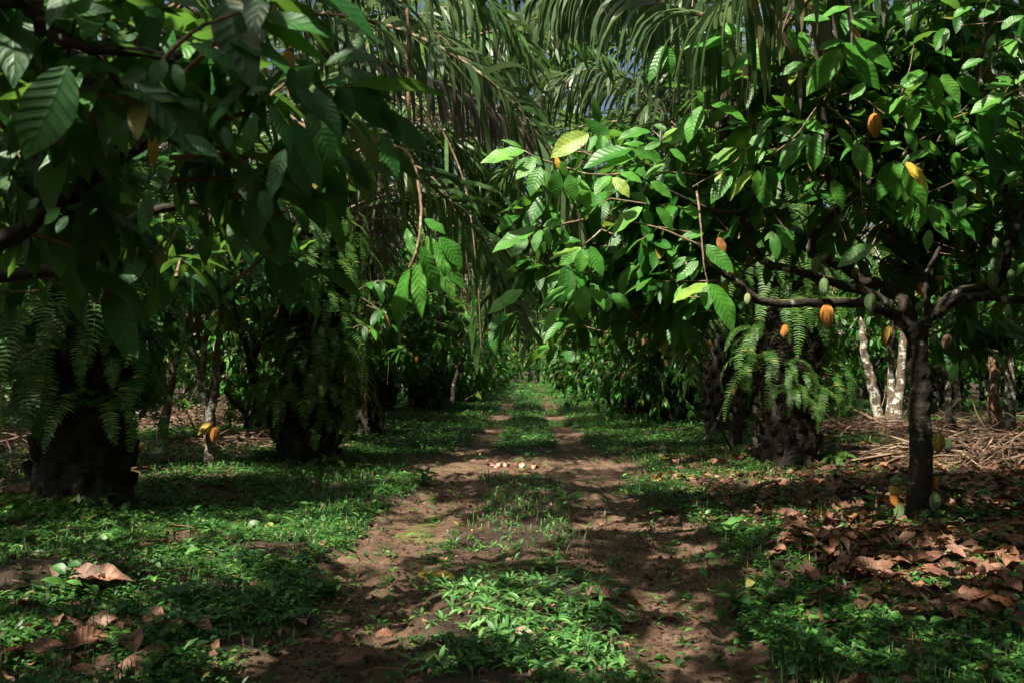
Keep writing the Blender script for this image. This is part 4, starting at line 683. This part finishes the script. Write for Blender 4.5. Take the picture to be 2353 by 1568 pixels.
cacao_custom(2030, 1000, 20, 'white-barked cacao stems leaning left, behind the pod tree', [([(2028, 1000, 20), (2012, 930, 20), (1998, 860, 20), (1984, 800, 20), (1975, 700, 20)], 0.12, 0.06)], [(1990, 700, 20, 1.3, 0.8, 1.2, 50)], 'bark_pale', [(1891, 862, 19, 11, 'orange'), (1900, 856, 19, 9, 'orange')], 38)
cacao_custom(2050, 1000, 20, 'white-barked forked cacao stems standing upright, just left of the pod tree trunk', [([(2050, 1000, 20), (2060, 930, 20), (2070, 860, 20), (2080, 700, 20)], 0.13, 0.07), ([(2044, 1000, 20.4), (2046, 900, 20.5), (2048, 840, 20.5), (2055, 700, 20)], 0.10, 0.06)], [(2080, 700, 20, 1.2, 0.7, 1.2, 50), (2060, 790, 19.5, 0.5, 0.3, 0.5, 12)], 'bark_pale', (), 39)
cacao_custom(2290, 995, 19, 'reddish brown cacao trunk near the right edge beside a pale one', [([(2295, 990, 19), (2282, 920, 19), (2285, 840, 19), (2290, 700, 19)], 0.13, 0.08)], [(2280, 680, 19, 1.4, 1.0, 1.4, 60)], 'bark_brown', [(2265, 905, 18.8, 16, 'green')], 40)
cacao_custom(2326, 1005, 18.5, 'straight pale grey cacao trunk at the right edge', [([(2322, 1000, 18.5), (2320, 900, 18.5), (2316, 780, 18.5), (2320, 650, 18.5)], 0.11, 0.08)], [(2340, 660, 18.5, 1.2, 0.8, 1.2, 40)], 'bark_pale', (), 41)
cacao_custom(2190, 1000, 19, 'dark crooked lichen-spotted cacao trunk right of the pod tree', [([(2192, 1000, 19), (2180, 940, 19), (2176, 870, 19), (2150, 800, 19), (2150, 700, 19)], 0.08, 0.05)], [(2180, 700, 19, 1.3, 0.7, 1.2, 44)], 'bark', (), 42)

sh = cacao_template(15, 'bark_dark', 0.35, 1.1, 2.0, nshoot=230, zmin=0.08); sh.name = 'leafy_shrub'; sh['category'] = 'shrub'
rb = np.random.RandomState(93); first = True
for y in np.concatenate([np.arange(24, 60, 3.0), np.arange(60, 125, 5)]):
    for sx in (-1, 1):
        x = sx*(3.1+rb.rand()*0.7-0.006*y); lab = 'low leafy bush filling the verge of the far track'; g_ = 'bushes along the far track'
        if (sx < 0 and y < 31): continue
        if first: first = False; sh.location = (x, y, float(gz(x, y))); sh['label'] = lab; sh['group'] = g_
        else: copy_tree(sh, (x, y+rb.randn()*0.8, gz(x, y)), rb.rand()*6.28, rb.uniform(0.75, 1.25), lab, g_)
for i in range(46):                       # undergrowth between the rows
    y = rb.uniform(20, 60); x = rb.choice([-1, 1])*rb.uniform(5.5, 0.5*y)
    if 1880 < 1215+x/y*2287 < 2352 and y < 34: continue
    copy_tree(sh, (x, y, gz(x, y)), rb.rand()*6.28, rb.uniform(0.6, 1.1), 'low leafy bush in the shade between the plantation rows', 'bushes between the rows')
KEEP_LIT = [W(2010, 900, 20), W(1990, 840, 20), W(2030, 980, 20), W(2065, 900, 20), W(335, 850, 20), W(490, 1010, 12.9), W(490, 930, 12.9), G(430, 985), G(2000, 1060), G(2250, 1080), W(2295, 900, 19), W(2320, 900, 18.5), W(1850, 520, 13.6), W(1800, 620, 13.6)]
def blocks(x, y, s_):                     # would a crown standing here shade one of them?
    c = np.array([x, y, 3.0*s_])
    for q in KEEP_LIT:
        v = c-q; t_ = v@S
        if t_ > 1.5 and np.linalg.norm(v-t_*S) < 1.7*s_: return True
    return False
rb = np.random.RandomState(90); n = 0; spots = []
for x, y in [(-7.5, -1), (-3.2, -6), (3.3, -1.5), (7, -4), (-8, -8), (3.6, -9), (-3.5, -13), (7.5, 1.5), (-11, 2), (11, -2), (8.5, 5.5), (-9, 5.5), (12, 7.5), (-12, 10), (0.5, -15), (-6, -17), (6.5, -16)]:
    place_cacao(rb.choice([0, 1]), x, y, rb.rand()*6.28, 1.1, 'leafy cacao tree of the rows around the viewpoint', 'cacao trees around the viewpoint')
for y in np.arange(14, 62, 3.6):
    for x in np.arange(-30, 31, 3.5):
        if abs(x) < 4.8 or abs(x) > 0.56*y+4.5: continue
        if abs(x) < 7.5 and y < 20: continue
        pxx = 1215+x/y*2287
        if y < 25 and (1880 < pxx < 2250 or 280 < pxx < 620): continue
        q = (x+rb.randn()*0.5, y+rb.randn()*0.6)
        if not blocks(*q, 1.1): spots.append(q)
for x, y in spots:
    place_cacao(rb.choice([2, 3]) if y < 32 else rb.choice([0, 1, 1, 2, 3]), x, y, rb.rand()*6.28, rb.uniform(1.0, 1.25), 'dark leafy cacao tree of the plantation rows behind the track edge')
# shoulder trees just off the track
for i, y in enumerate(np.concatenate([np.arange(33, 70, 4.2), np.arange(70, 120, 7)])):
    for sx in (-1, 1):
        place_cacao(rb.choice([0, 1, 3]), sx*(3.1+rb.rand()*0.8-0.004*y), y+rb.randn(), rb.rand()*6.28, rb.uniform(0.75, 1.0), 'low leafy cacao tree crowding the far track', 'cacao trees crowding the far track')
for x, y, s_ in [(0.9, 104, 1.5), (-2.2, 108, 1.6), (3.0, 112, 1.7), (0.0, 118, 2.0)]:
    place_cacao(1, x, y, x, s_, 'sunlit leafy tree closing the far end of the track', 'trees closing the far end')
for i, (x, y, s) in enumerate([(-6.3, 13.5, .9), (6.2, 13.5, 1.0), (-7.5, 10.5, 1), (8.2, 11.6, 1.05), (5.5, 17.5, 0.95), (-6.5, 17.5, 1.0), (7.5, 15.5, 1.1)]):
    if not blocks(x, y, s): place_cacao([1, 3, 3, 2, 2, 3, 2][i], x, y, i*1.3, s, 'half hidden cacao tree behind the front palms', 'cacao trees behind the front palms')

# far wood: one leafy mass closing the view beyond the last trees
rf = np.random.RandomState(91); n = 26000
yy = 105+rf.rand(n)**1.2*60; side = rf.rand(n) < 0.93
xx = np.where(side, (rf.rand(n)*2-1)*75, (rf.rand(n)*2-1)*4); zz = rf.rand(n)**0.9*np.where(np.abs(xx) < 4, 16, 17); ok = (np.abs(xx) > 2.4) | (yy > 140)
P = np.stack([xx, yy, zz], 1)[ok]
V, F, uv = leafV(P, rf.randn(len(P), 3)*[1, 1, .5]-[0, 0, .6], rf.randn(len(P), 3)*0.6+[0, -.6, .6], rf.uniform(0.7, 1.5, len(P)), rf.uniform(0.35, 0.7, len(P)), 2, 2, 0.6, 0.1, 0, rs=rf)
tag(mk('far_wood', V, F, M['far_leaf'], uv=uv), kind='stuff')
rf = np.random.RandomState(92); n = 9000                           # wood on both sides beyond the rows
ang = rf.uniform(-0.75, 0.75, n); rr_ = rf.uniform(62, 85, n); P = np.stack([rr_*np.sin(ang), rr_*np.cos(ang), rf.rand(n)*13], 1); P = P[np.abs(P[:, 0]) > 6.5]
V, F, uv = leafV(P, rf.randn(len(P), 3)*[1, 1, .5]-[0, 0, .6], rf.randn(len(P), 3)*0.6+[0, -.6, .6], rf.uniform(0.7, 1.5, len(P)), rf.uniform(0.35, 0.7, len(P)), 2, 2, 0.6, 0.1, 0, rs=rf)
tag(mk('far_wood', V, F, M['far_leaf'], uv=uv), kind='stuff')

# ================================================================== GROUND COVER
def scatter(n, y0, y1, rs, xw=0.62, power=1.0, xm=1.0):
    y = y0+(y1-y0)*rs.rand(n)**power; x = (rs.rand(n)*2-1)*(xw*y+xm); return x, y
def inside(x, y, cx, cy, rx, ry, e=0.35):
    return 1-sstep(1-e, 1+e, np.hypot((x-cx)/rx, (y-cy)/ry)+(fbm(x, y, 2.5, 60)-0.5)*0.8)
MND = W(170, 1330, 6.2)
def bare(x, y):                                                    # litter zones where weeds are sparse
    mo_ = np.exp(-((x-MND[0])/0.75)**4-((y-MND[1]-0.05)/0.42)**4)
    return np.clip(mo_+sstep(1.7, 2.3, x)*(1-sstep(13, 15, y))*sstep(5.0, 5.8, y)*0.9+sstep(-1.6, -2.3, x)*(1-sstep(5.2, 5.9, y))*0.5+sstep(3, 4.5, np.abs(x))*sstep(9, 10, y)*0.6, 0, 1)
def weeds(name, rs, n, y0, y1, Lr, asp, k, hgt, mt, dens, lod=(2, 2), up=0.6, power=1.0, droop=0.5):
    x, y = scatter(n, y0, y1, rs, power=power); d = dens(x, y); s = rs.rand(n) < d; x = x[s]; y = y[s]; n = len(x)
    h = hgt*rs.rand(n)*(0.5+fbm(x, y, 1.3, 70)); px = np.repeat(x, k); py = np.repeat(y, k)
    L0 = np.repeat(rs.uniform(*Lr, n), k); a = np.tile(np.arange(k)*2.4, n)+np.repeat(rs.rand(n)*6.28, k); z = np.repeat(gz(x, y)+h*0.0, k)+np.repeat(h, k)*(0.2+0.8*rs.rand(n*k))
    D = np.stack([np.cos(a), np.sin(a), up*(rs.rand(n*k)*1.6-0.3)], 1); r0 = 0.1*L0
    P = np.stack([px+np.cos(a)*r0, py+np.sin(a)*r0, z+0.003], 1); Nn = np.stack([rs.randn(n*k)*0.3, rs.randn(n*k)*0.3, np.ones(n*k)], 1)
    L = L0*rs.uniform(0.6, 1.1, n*k)
    V, F, uv = leafV(P, D, Nn, L, L*asp, lod[0], lod[1], droop, 0.2, 0.0, shape_lance if asp < 0.4 else shape_cacao, rs=rs)
    return V, F, uv
rs = np.random.RandomState(200)
def dens_side(x, y):
    m_ = np.maximum(mud(x, y), wet(x, y)); return np.clip((1-m_)**1.5*(1-bare(x, y)*0.8)*2.6*(fbm(x, y, 2.2, 40)-0.28)*(0.35+0.65*sstep(5.0, 4.0, np.abs(x))), 0.02, 1)*(np.abs(x+0.05) > 0.55)
def wet(x, y): return np.exp(-((x+0.96)/0.42)**4-((y-9.6)/1.7)**4)
def dens_mid(x, y):
    strip = 1-sstep(0.34, 0.56, np.abs(x+0.02)+(fbm(x, y, 3, 44)-0.5)*0.5)
    return strip*(1-mud(x, y)*0.85)*np.clip(3.2*(fbm(x, y, 1.7, 45)-0.28)+0.35*(y > 8)*(y < 13.2), 0.04, 1)*np.where((y > 6.3) & (y < 8.0), 0.45, 1)
bag = Bag()
bag.add(*weeds('w', rs, 60000, 4.0, 9, (0.028, 0.062), 0.52, 5, 0.09, 'weed', dens_side))
bag.add(*weeds('w', rs, 16000, 4.0, 9, (0.05, 0.09), 0.3, 5, 0.07, 'weed', dens_side, up=1.0))
bag.add(*weeds('w', rs, 9000, 4.0, 11, (0.07, 0.12), 0.5, 3, 0.12, 'weed', dens_side, lod=(4, 2), up=0.9, droop=0.9))
bag.add(*weeds('w', rs, 90000, 9, 18, (0.04, 0.085), 0.5, 3, 0.10, 'weed', dens_side, lod=(2, 1)))
bag.add(*weeds('w', rs, 110000, 18, 45, (0.07, 0.13), 0.5, 3, 0.12, 'weed', lambda x, y: np.clip((1-mud(x, y))*(0.3+0.9*fbm(x, y, 0.5, 41)), 0, 1), lod=(2, 1)))
bag.add(*weeds('w', rs, 50000, 45, 120, (0.18, 0.32), 0.5, 3, 0.2, 'weed', lambda x, y: (1-mud(x, y))*(np.abs(x) < 14), lod=(2, 1)))
g_ = tag(bag.mk('ground_weeds', [M['weed']]), kind='stuff'); 
bag = Bag()
bag.add(*weeds('m', rs, 7500, 4.0, 7.4, (0.06, 0.115), 0.24, 7, 0.07, 'w', dens_mid, lod=(4, 2), up=1.0, droop=0.9))
bag.add(*weeds('m', rs, 8000, 7.4, 14, (0.05, 0.09), 0.25, 6, 0.05, 'w', dens_mid, up=1.0))
bag.add(*weeds('m', rs, 20000, 14, 40, (0.08, 0.14), 0.4, 4, 0.08, 'w', dens_mid, up=0.8))
tag(bag.mk('middle_strip_weeds', [M['weed_pale']]), kind='stuff')
def grass(rs, n, y0, y1, Lr, wd, dens, lean=0.5):
    x, y = scatter(n, y0, y1, rs); s = rs.rand(n) < dens(x, y); x = x[s]; y = y[s]; n = len(x); a = rs.rand(n)*6.28
    D = np.stack([np.cos(a)*lean, np.sin(a)*lean, 0.6+rs.rand(n)*0.6], 1); L = rs.uniform(*Lr, n)
    return leafV(np.stack([x, y, gz(x, y)], 1), D, np.stack([np.cos(a), np.sin(a), np.zeros(n)+.3], 1), L, np.full(n, wd), 3, 1, 1.3, 0, 0, shape_lance, rs=rs)
bag = Bag(); dg = lambda x, y: np.clip((1-wet(x, y))*(1-mud(x, y)*0.97)*(1-bare(x, y)*0.8)*np.clip(5*(fbm(x, y, 0.9, 90)-0.42), 0.05, 1), 0, 1)
bag.add(*grass(rs, 16000, 4, 9, (0.05, 0.13), 0.006, dg)); bag.add(*grass(rs, 30000, 9, 22, (0.07, 0.16), 0.010, dg)); bag.add(*grass(rs, 22000, 22, 60, (0.12, 0.25), 0.022, dg))
tag(bag.mk('grass', [M['weed']]), kind='stuff')
bag = Bag(); bag.add(*grass(rs, 9000, 4, 14, (0.06, 0.16), 0.005, dg, 1.2)); tag(bag.mk('dry_grass', [M['straw']]), kind='stuff')

# ---- leaf litter
def litter(rs, n, y0, y1, Lr, dens, lod=(5, 3), curl=1.0, lift=0.03):
    x, y = scatter(n, y0, y1, rs); s = rs.rand(n) < dens(x, y); x = x[s]; y = y[s]; n = len(x); a = rs.rand(n)*6.28
    D = np.stack([np.cos(a), np.sin(a), rs.randn(n)*0.14+0.05], 1); Nn = np.stack([rs.randn(n)*0.35, rs.randn(n)*0.35, np.ones(n)], 1)
    L = rs.uniform(*Lr, n); P = np.stack([x, y, gz(x, y)+0.01+rs.rand(n)*lift], 1)
    return leafV(P, D, Nn, L, L*rs.uniform(0.35, 0.5, n), lod[0], lod[1], curl, 0.5, 0.05, rs=rs)
def dl_right(x, y): return sstep(1.45, 2.2, x+(fbm(x, y, 2, 33)-0.5))*sstep(5.2, 5.9, y)*(1-sstep(16, 19, y))*np.clip(3.0*(fbm(x, y, 1.3, 34)-0.16), 0.12, 1)
def dl_low(x, y): return np.clip(sstep(-1.3, -2.0, x)*(1-sstep(5.0, 5.8, y))*0.5+0.022+0.05*sstep(1.3, 1.8, np.abs(x)), 0, 1)*(1-mud(x, y)*0.6)
bag = Bag(); bag.add(*litter(rs, 9000, 4.2, 11, (0.14, 0.25), dl_right, (6, 4), lift=0.05, curl=0.8)); bag.add(*litter(rs, 9000, 11, 20, (0.16, 0.26), dl_right, (4, 2)))
bag.add(*litter(rs, 3500, 3.8, 8, (0.10, 0.24), dl_low, (6, 4)))
bag.add(*litter(rs, 9000, 9, 32, (0.16, 0.28), lambda x, y: sstep(2.6, 4, np.abs(x))*0.55, (3, 2)))
bag.add(*litter(rs, 30000, 4.2, 12, (0.03, 0.08), lambda x, y: np.clip(dl_right(x, y)+0.10, 0, 1)*(1-mud(x, y)*0.8), (2, 2), lift=0.02))
tag(bag.mk('leaf_litter', [M['dry_leaf']]), kind='stuff')

# ================================================================== THINGS ON THE GROUND
def ground_pt(px, py):
    p = G(px, py); p[2] = gz(p[0], p[1]); return p
def leaf_thing(px, py, L, asp, az, mt, label, name='fallen_leaf', tilt=0.1, lift=0.02, curl=0.9, group=None, cat='leaf', seed=0, xy=None):
    rs = np.random.RandomState(seed); p = ground_pt(px, py) if xy is None else np.array([*xy, gz(*xy)]); D = np.array([[math.cos(az), math.sin(az), tilt]])
    V, F, uv = leafV(np.array([[0, 0, lift]]), D, np.array([[rs.randn()*0.3, rs.randn()*0.3-0.25, 1.0]]), np.array([L]), np.array([L*asp]), 10, 6, curl, 0.5, 0.05, rs=rs)
    o = mk(name, V, F, M[mt], uv=uv); o.location = [float(c) for c in p]; return tag(o, label, cat, group)
leaf_thing(960, 1314, 0.17, 0.5, 0.2, 'leaf_yellow', 'yellow leaf lying in the left rut, farther of the two', seed=1, lift=0.05)
leaf_thing(1003, 1326, 0.15, 0.5, -0.3, 'leaf_yellow', 'yellow leaf lying in the left rut, nearer of the two', seed=2, lift=0.06)
leaf_thing(2042, 1375, 0.22, 0.5, 1.3, 'leaf_yellow', 'mottled yellow leaf on the brown litter at lower right', tilt=0.5, seed=3)
leaf_thing(1270, 1136, 0.3, 0.2, 0.0, 'cacao_leaf_fresh', 'flat light green leaf lying in the right rut', seed=4)
leaf_thing(150, 1385, 0.40, 0.42, 0.05, 'dry_leaf', 'large pale brown leaf on the dirt mound at lower left', tilt=0.15, lift=0.05, curl=0.45, seed=5)
leaf_thing(545, 1422, 0.2, 0.5, 1.2, 'dry_leaf', 'curled brown leaf standing up in the weeds at lower left', tilt=1.2, seed=6)
leaf_thing(270, 1540, 0.42, 0.45, 0.15, 'dry_leaf', 'long rolled brown leaf at the bottom left edge', tilt=0.15, lift=0.05, seed=7)
leaf_thing(48, 1115, 0.34, 0.45, 1.3, 'dry_leaf', 'upright brown leaf left of the big shaded palm foot', tilt=1.0, seed=8)
leaf_thing(10, 1165, 0.45, 0.45, 0.1, 'dry_leaf', 'orange brown leaf lying at the left edge beside the palm foot', tilt=0.1, lift=0.08, seed=9)
leaf_thing(1180, 1084, 0.62, 0.14, 0.05, 'dry_leaf', 'long dark brown leaf lying in front of the husk scraps', lift=0.03, seed=10)
rs = np.random.RandomState(77); k = 0
while k < 150:                                                    # the largest dry leaves of the litter, each its own
    px = rs.uniform(1640, 2352); py = rs.uniform(1225, 1480)
    g = G(px, py)
    if rs.rand() > dl_right(g[0], g[1])*0.95 or (px < 1850 and py > 1330): continue
    leaf_thing(px, py, rs.uniform(0.13, 0.24), rs.uniform(0.32, 0.5), rs.rand()*6.28, 'dry_leaf', 'crinkled brown cacao leaf lying in the litter at lower right', tilt=rs.uniform(-0.1, 0.75)*(rs.rand() < 0.6), lift=rs.uniform(0.03, 0.10), curl=rs.uniform(0.3, 1.6), group='dry cacao leaves of the litter at lower right', seed=1000+k); k += 1
k = 0
while k < 40:
    px = rs.uniform(0, 900); py = rs.uniform(1400, 1560)
    if rs.rand() > 1-px/900+0.1: continue
    leaf_thing(px, py, rs.uniform(0.12, 0.26), rs.uniform(0.36, 0.5), rs.rand()*6.28, 'dry_leaf', 'dark brown dry leaf among the weeds at lower left', tilt=rs.uniform(0, 0.5), lift=rs.uniform(0.02, 0.05), curl=rs.uniform(0.3, 1.4), group='dry leaves at lower left', seed=2000+k); k += 1
# piles of cut dry palm fronds
def straw_pile(cx, cy, rx, ry, h, n, label, seed, az0=0.0, Lr=(0.5, 1.4)):
    rs = np.random.RandomState(seed); root = np.array([cx, cy, gz(cx, cy)]); bag = Bag(); P = []; D = []; Ls = []
    for i in range(n):
        r = rs.rand()**0.6; a = rs.rand()*6.28; x, y = cx+rx*r*math.cos(a), cy+ry*r*math.sin(a); z = gz(x, y)+0.03+h*(1-r*r)*rs.rand(); P.append([x, y, z]); b_ = az0+rs.randn()*0.7+(math.pi if rs.rand() < 0.5 else 0)
        D.append([math.cos(b_), math.sin(b_), rs.randn()*0.12+0.22]); Ls.append(rs.uniform(*Lr))
    P = np.array(P); Ls = np.array(Ls)
    V, F, uv = leafV(P, np.array(D), rs.randn(n, 3)*0.6+[0, -.2, 1], Ls, np.full(n, 0.017)*rs.uniform(.5, 1.6, n), 6, 1, 1.3, 0, 0.0, shape_lance, rs=rs); bag.add(V-root, F, uv)
    for i in range(n//110 if rx > 0.8 else 0):
        p = P[rs.randint(n)]-root; d = np.array([math.cos(az0), math.sin(az0), 0.1])+rs.randn(3)*[0.3, 0.3, 0.05]; l = rs.uniform(1, 2); V, F = tube([p-d*l/2, p+[0, 0, .08], p+d*l/2], [0.022, 0.018, 0.008], 5); bag.add(V, F)
    o = bag.mk('dry_frond_pile', [M['straw']]); o.location = [float(c) for c in root]; return tag(o, label, 'pile')
g = G(430, 985); straw_pile(g[0], g[1], 2.0, 1.6, 0.5, 2210, 'heap of pale dry palm fronds between the left palms', 1)
g = G(560, 1030); straw_pile(g[0], g[1], 1.0, 0.9, 0.2, 400, 'small scatter of pale dry fronds behind the thin white tree', 7)
g = G(2290, 1075); straw_pile(g[0], g[1], 1.5, 0.8, 0.38, 1700, 'heap of dry palm fronds at the right edge behind the pod tree', 2, 0.2)
g = G(1990, 1015); straw_pile(g[0], g[1], 2.0, 1.0, 0.3, 1530, 'low heap of dry fronds at the foot of the white trunks', 3)
g = G(2230, 990); straw_pile(g[0], g[1], 1.6, 0.9, 0.4, 700, 'heap of grey fronds beyond the right trunks', 4)
g = G(1650, 950); straw_pile(g[0], g[1], 1.6, 0.9, 0.35, 500, 'dim heap of dry fronds between the right palms', 5)
g = G(815, 955); straw_pile(g[0], g[1], 1.0, 0.9, 0.5, 500, 'reddish dry frond heap behind the left palms', 6)
g = G(30, 1030); straw_pile(g[0], g[1], 1.0, 0.8, 0.35, 500, 'tangle of dry stalks at the left edge', 8)
g = G(2060, 1262); straw_pile(g[0], g[1], 0.75, 0.22, 0.16, 500, 'dark matted fibre heap in the litter before the pod tree', 9, 0.1, (0.12, 0.35)); bpy.data.objects['dry_frond_pile.008'].data.materials[0] = M['husk_dark']
# husk scraps on the track
rs = np.random.RandomState(8); hp = ground_pt(1190, 1066)
for i in range(22):
    q = hp+[rs.uniform(-0.42, 0.42), rs.uniform(-0.14, 0.14), 0]; a = rs.rand()*6.28; l = rs.uniform(0.07, 0.15); dk = rs.rand() < 0.25
    leaf_thing(0, 0, l, 0.75, a, 'husk_dark' if dk else 'husk', 'dark rotten scrap of pod husk on the bare earth across the track' if dk else 'pink scrap of opened pod husk on the bare earth across the track', name='pod_husk', tilt=0.3, lift=0.03, curl=2.2, group='dark husk scraps on the track' if dk else 'pink husk scraps on the track', cat='pod husk', seed=3000+i, xy=(q[0], q[1]))
def stick(a, b_, r, mt, label, za=0.02, zb=0.02):
    p, q = ground_pt(*a), ground_pt(*b_); p[2] += za; q[2] += zb; bag = Bag(); branch(bag, [p*0, (q-p)*0.5+[0, 0, 0.01], q-p], r, r*0.6, 6); o = bag.mk('stick', [M[mt]]); o.location = [float(c) for c in p]; return tag(o, label, 'stick')
stick((2170, 1470), (2240, 1484), 0.012, 'bark_pale', 'short pale stick in the weeds at lower right', 0.03, 0.05)
stick((1625, 1025), (1690, 1010), 0.03, 'twig', 'thin slanting pole leaning beside the dark slim tree', 0.05, 1.1)
stick((1680, 1150), (1790, 1118), 0.035, 'bark_brown', 'rotting branch on the shaded ground before the right palm', 0.05, 0.06)
stick((2075, 1380), (2150, 1440), 0.012, 'bark_dark', 'thin dark stick crossing the litter at lower right', 0.12, 0.1)
# seedlings and broad-leaved weeds standing out of the cover
def seedling(px, py, h, n, L, asp, label, seed, lean=(0, 0), mt='weed', name='seedling', spread=0.8):
    rs = np.random.RandomState(seed); p = ground_pt(px, py); root = empty(name, p, label, 'plant'); bag = Bag()
    st = np.array([[0, 0, -0.02], [lean[0]*.4, lean[1]*.4, h*0.5], [lean[0], lean[1], h]]); bag.mk if 0 else None
    b2 = Bag(); branch(b2, list(st), 0.005, 0.002, 5); b2.mk('stem', [M['weed']], root)
    f = np.linspace(0.3 if h > 0.2 else 0.1, 1, n); P = np.stack([np.interp(f, [0, .5, 1], st[:, k_]) for k_ in range(3)], 1); a = np.arange(n)*2.6+rs.rand()*6
    V, F, uv = leafV(P, np.stack([np.cos(a), np.sin(a), np.full(n, spread)], 1), np.stack([np.zeros(n), -0.3*np.ones(n), np.ones(n)], 1)+rs.randn(n, 3)*0.2, L*rs.uniform(0.7, 1.1, n), L*asp*np.ones(n), 6, 4, 1.0, 0.3, 0.03, rs=rs)
    mk('leaves', V, F, M[mt], root, uv)
    return root
seedling(2002, 1292, 0.34, 10, 0.09, 0.5, 'tall thin seedling with paired leaves in the litter before the pod tree', 1, (0.02, 0))
seedling(1672, 1238, 0.10, 5, 0.24, 0.45, 'light green broad-leaved rosette beside the right rut', 2, mt='weed_pale')
seedling(1688, 1400, 0.12, 6, 0.20, 0.5, 'clump of broad wavy leaves at the edge of the lower right weeds', 3)
seedling(1760, 1392, 0.12, 3, 0.22, 0.4, 'pair of pale upright leaves right of the broad leaf clump', 4, mt='weed_pale')
seedling(1705, 1460, 0.12, 8, 0.10, 0.6, 'dull rounded-leaf herb at the edge of the right rut', 5)
seedling(2190, 1385, 0.2, 8, 0.10, 0.6, 'young heart-leaved plant over the brown leaves at lower right', 6)
seedling(1760, 1290, 0.16, 6, 0.08, 0.5, 'small bright seedling on the leaf litter', 7, mt='weed_pale')
seedling(150, 1395, 0.18, 6, 0.14, 0.5, 'broad-leaved seedling before the dirt mound at lower left', 8)
seedling(85, 1240, 0.2, 9, 0.09, 0.5, 'leafy weed at the foot of the shaded palm, lower left', 9)
seedling(970, 1110, 0.14, 6, 0.28, 0.5, 'broad-leaved plant on the left verge of the track', 10)
for i, (px, py, s_) in enumerate([(20, 1010, 1.2), (60, 960, 1.1), (-20, 960, 1.3), (338, 950, 1.3), (2110, 985, 0.9), (2230, 960, 1.0)]):
    g = ground_pt(px, py); yp = empty('young_palm', g, ['low young palm with narrow leaflets at the left edge', 'young palm just right of the one at the left edge', 'young palm cut by the left edge', 'sunlit young palm before the leaning white trunk', 'small palm seedling behind the pod tree', 'small palm seedling among the right trunks'][i], 'palm')
    for j in range(8):
        o = bpy.data.objects.new('frond', frs[(1, 3)[j % 2]]); COL.objects.link(o); o.parent = yp; o.rotation_euler = (0, 0, j*2.4+i); o.scale = (0.24*s_,)*3

# ---- clods, grit and fallen twigs
def clods(rs, n, y0, y1, r0, r1, dens):
    x, y = scatter(n, y0, y1, rs); q = rs.rand(n) < dens(x, y); x = x[q]; y = y[q]; n = len(x); r = rs.uniform(r0, r1, n)*rs.rand(n)**0.5+0.003
    o6 = np.array([[1, 0, 0], [0, 1, 0], [-1, 0, 0], [0, -1, 0], [0, 0, .7], [0, 0, -.7]]); V = o6[None]*r[:, None, None]*rs.uniform(0.5, 1.3, (n, 6, 1))
    a = rs.rand(n)*6.28; c, s_ = np.cos(a)[:, None], np.sin(a)[:, None]; V = np.stack([V[..., 0]*c-V[..., 1]*s_, V[..., 0]*s_+V[..., 1]*c, V[..., 2]], -1)+np.stack([x, y, gz(x, y)+r*0.25], 1)[:, None]
    f = np.array([[0, 1, 4], [1, 2, 4], [2, 3, 4], [3, 0, 4], [1, 0, 5], [2, 1, 5], [3, 2, 5], [0, 3, 5]]); F = (f[None]+(np.arange(n)*6)[:, None, None]).reshape(-1, 3)
    return V.reshape(-1, 3), F
rs = np.random.RandomState(401)
V, F = clods(rs, 60000, 4.0, 13, 0.004, 0.022, lambda x, y: np.clip(mud(x, y)*2.2*(fbm(x, y, 2.3, 66)-0.35)+0.05, 0, 1)*(np.abs(x) < 3))
o = mk('soil_clods', V, F, smooth=True); tag(o, kind='stuff'); o.data.materials.append(M['earth'])
at = o.data.attributes.new('mud', 'FLOAT', 'POINT'); at.data.foreach_set('value', np.full(len(V), 0.45, np.float32))
bag = Bag(); n = 700; x, y = scatter(n, 4.2, 14, rs)
for i in range(n):
    if rs.rand() > 0.25+0.75*(abs(x[i]) > 1.8): continue
    a = rs.rand()*6.28; l = rs.uniform(0.06, 0.35); d = np.array([math.cos(a), math.sin(a), 0])*l/2; p = np.array([x[i], y[i], gz(x[i], y[i])+0.02+0.03*rs.rand()]); r = rs.uniform(0.0015, 0.005)
    V, F = tube([p-d, p+[0, 0, 0.01]+rs.randn(3)*0.008, p+d+[0, 0, rs.rand()*0.03]], [r, r, r*0.5], 4); bag.add(V, F)
tag(bag.mk('fallen_twigs', [M['bark_brown']]), kind='stuff')

# ferns rooted in the ground round the palm feet
rf = np.random.RandomState(500); k = 0
for pm, n_, lab in ((lp1, 6, 'dark fern at the foot of the left foreground palm'), (lp2, 9, 'fern at the foot of the second left palm'), (rp1, 8, 'fern growing round the foot of the big right palm')):
    for i in range(n_):
        a = -math.pi/2+rf.uniform(-1.7, 1.7); r = rf.uniform(0.45, 0.75); x, y = pm.location[0]+r*math.cos(a), pm.location[1]+r*math.sin(a)
        o = bpy.data.objects.new('ground_fern', ground_fern); COL.objects.link(o); o.location = (x, y, float(gz(x, y))); o.rotation_euler = (0, 0, rf.rand()*6.28); o.scale = (rf.uniform(0.3, 0.6),)*3
        tag(o, lab, 'fern', lab.replace('fern', 'ferns', 1))
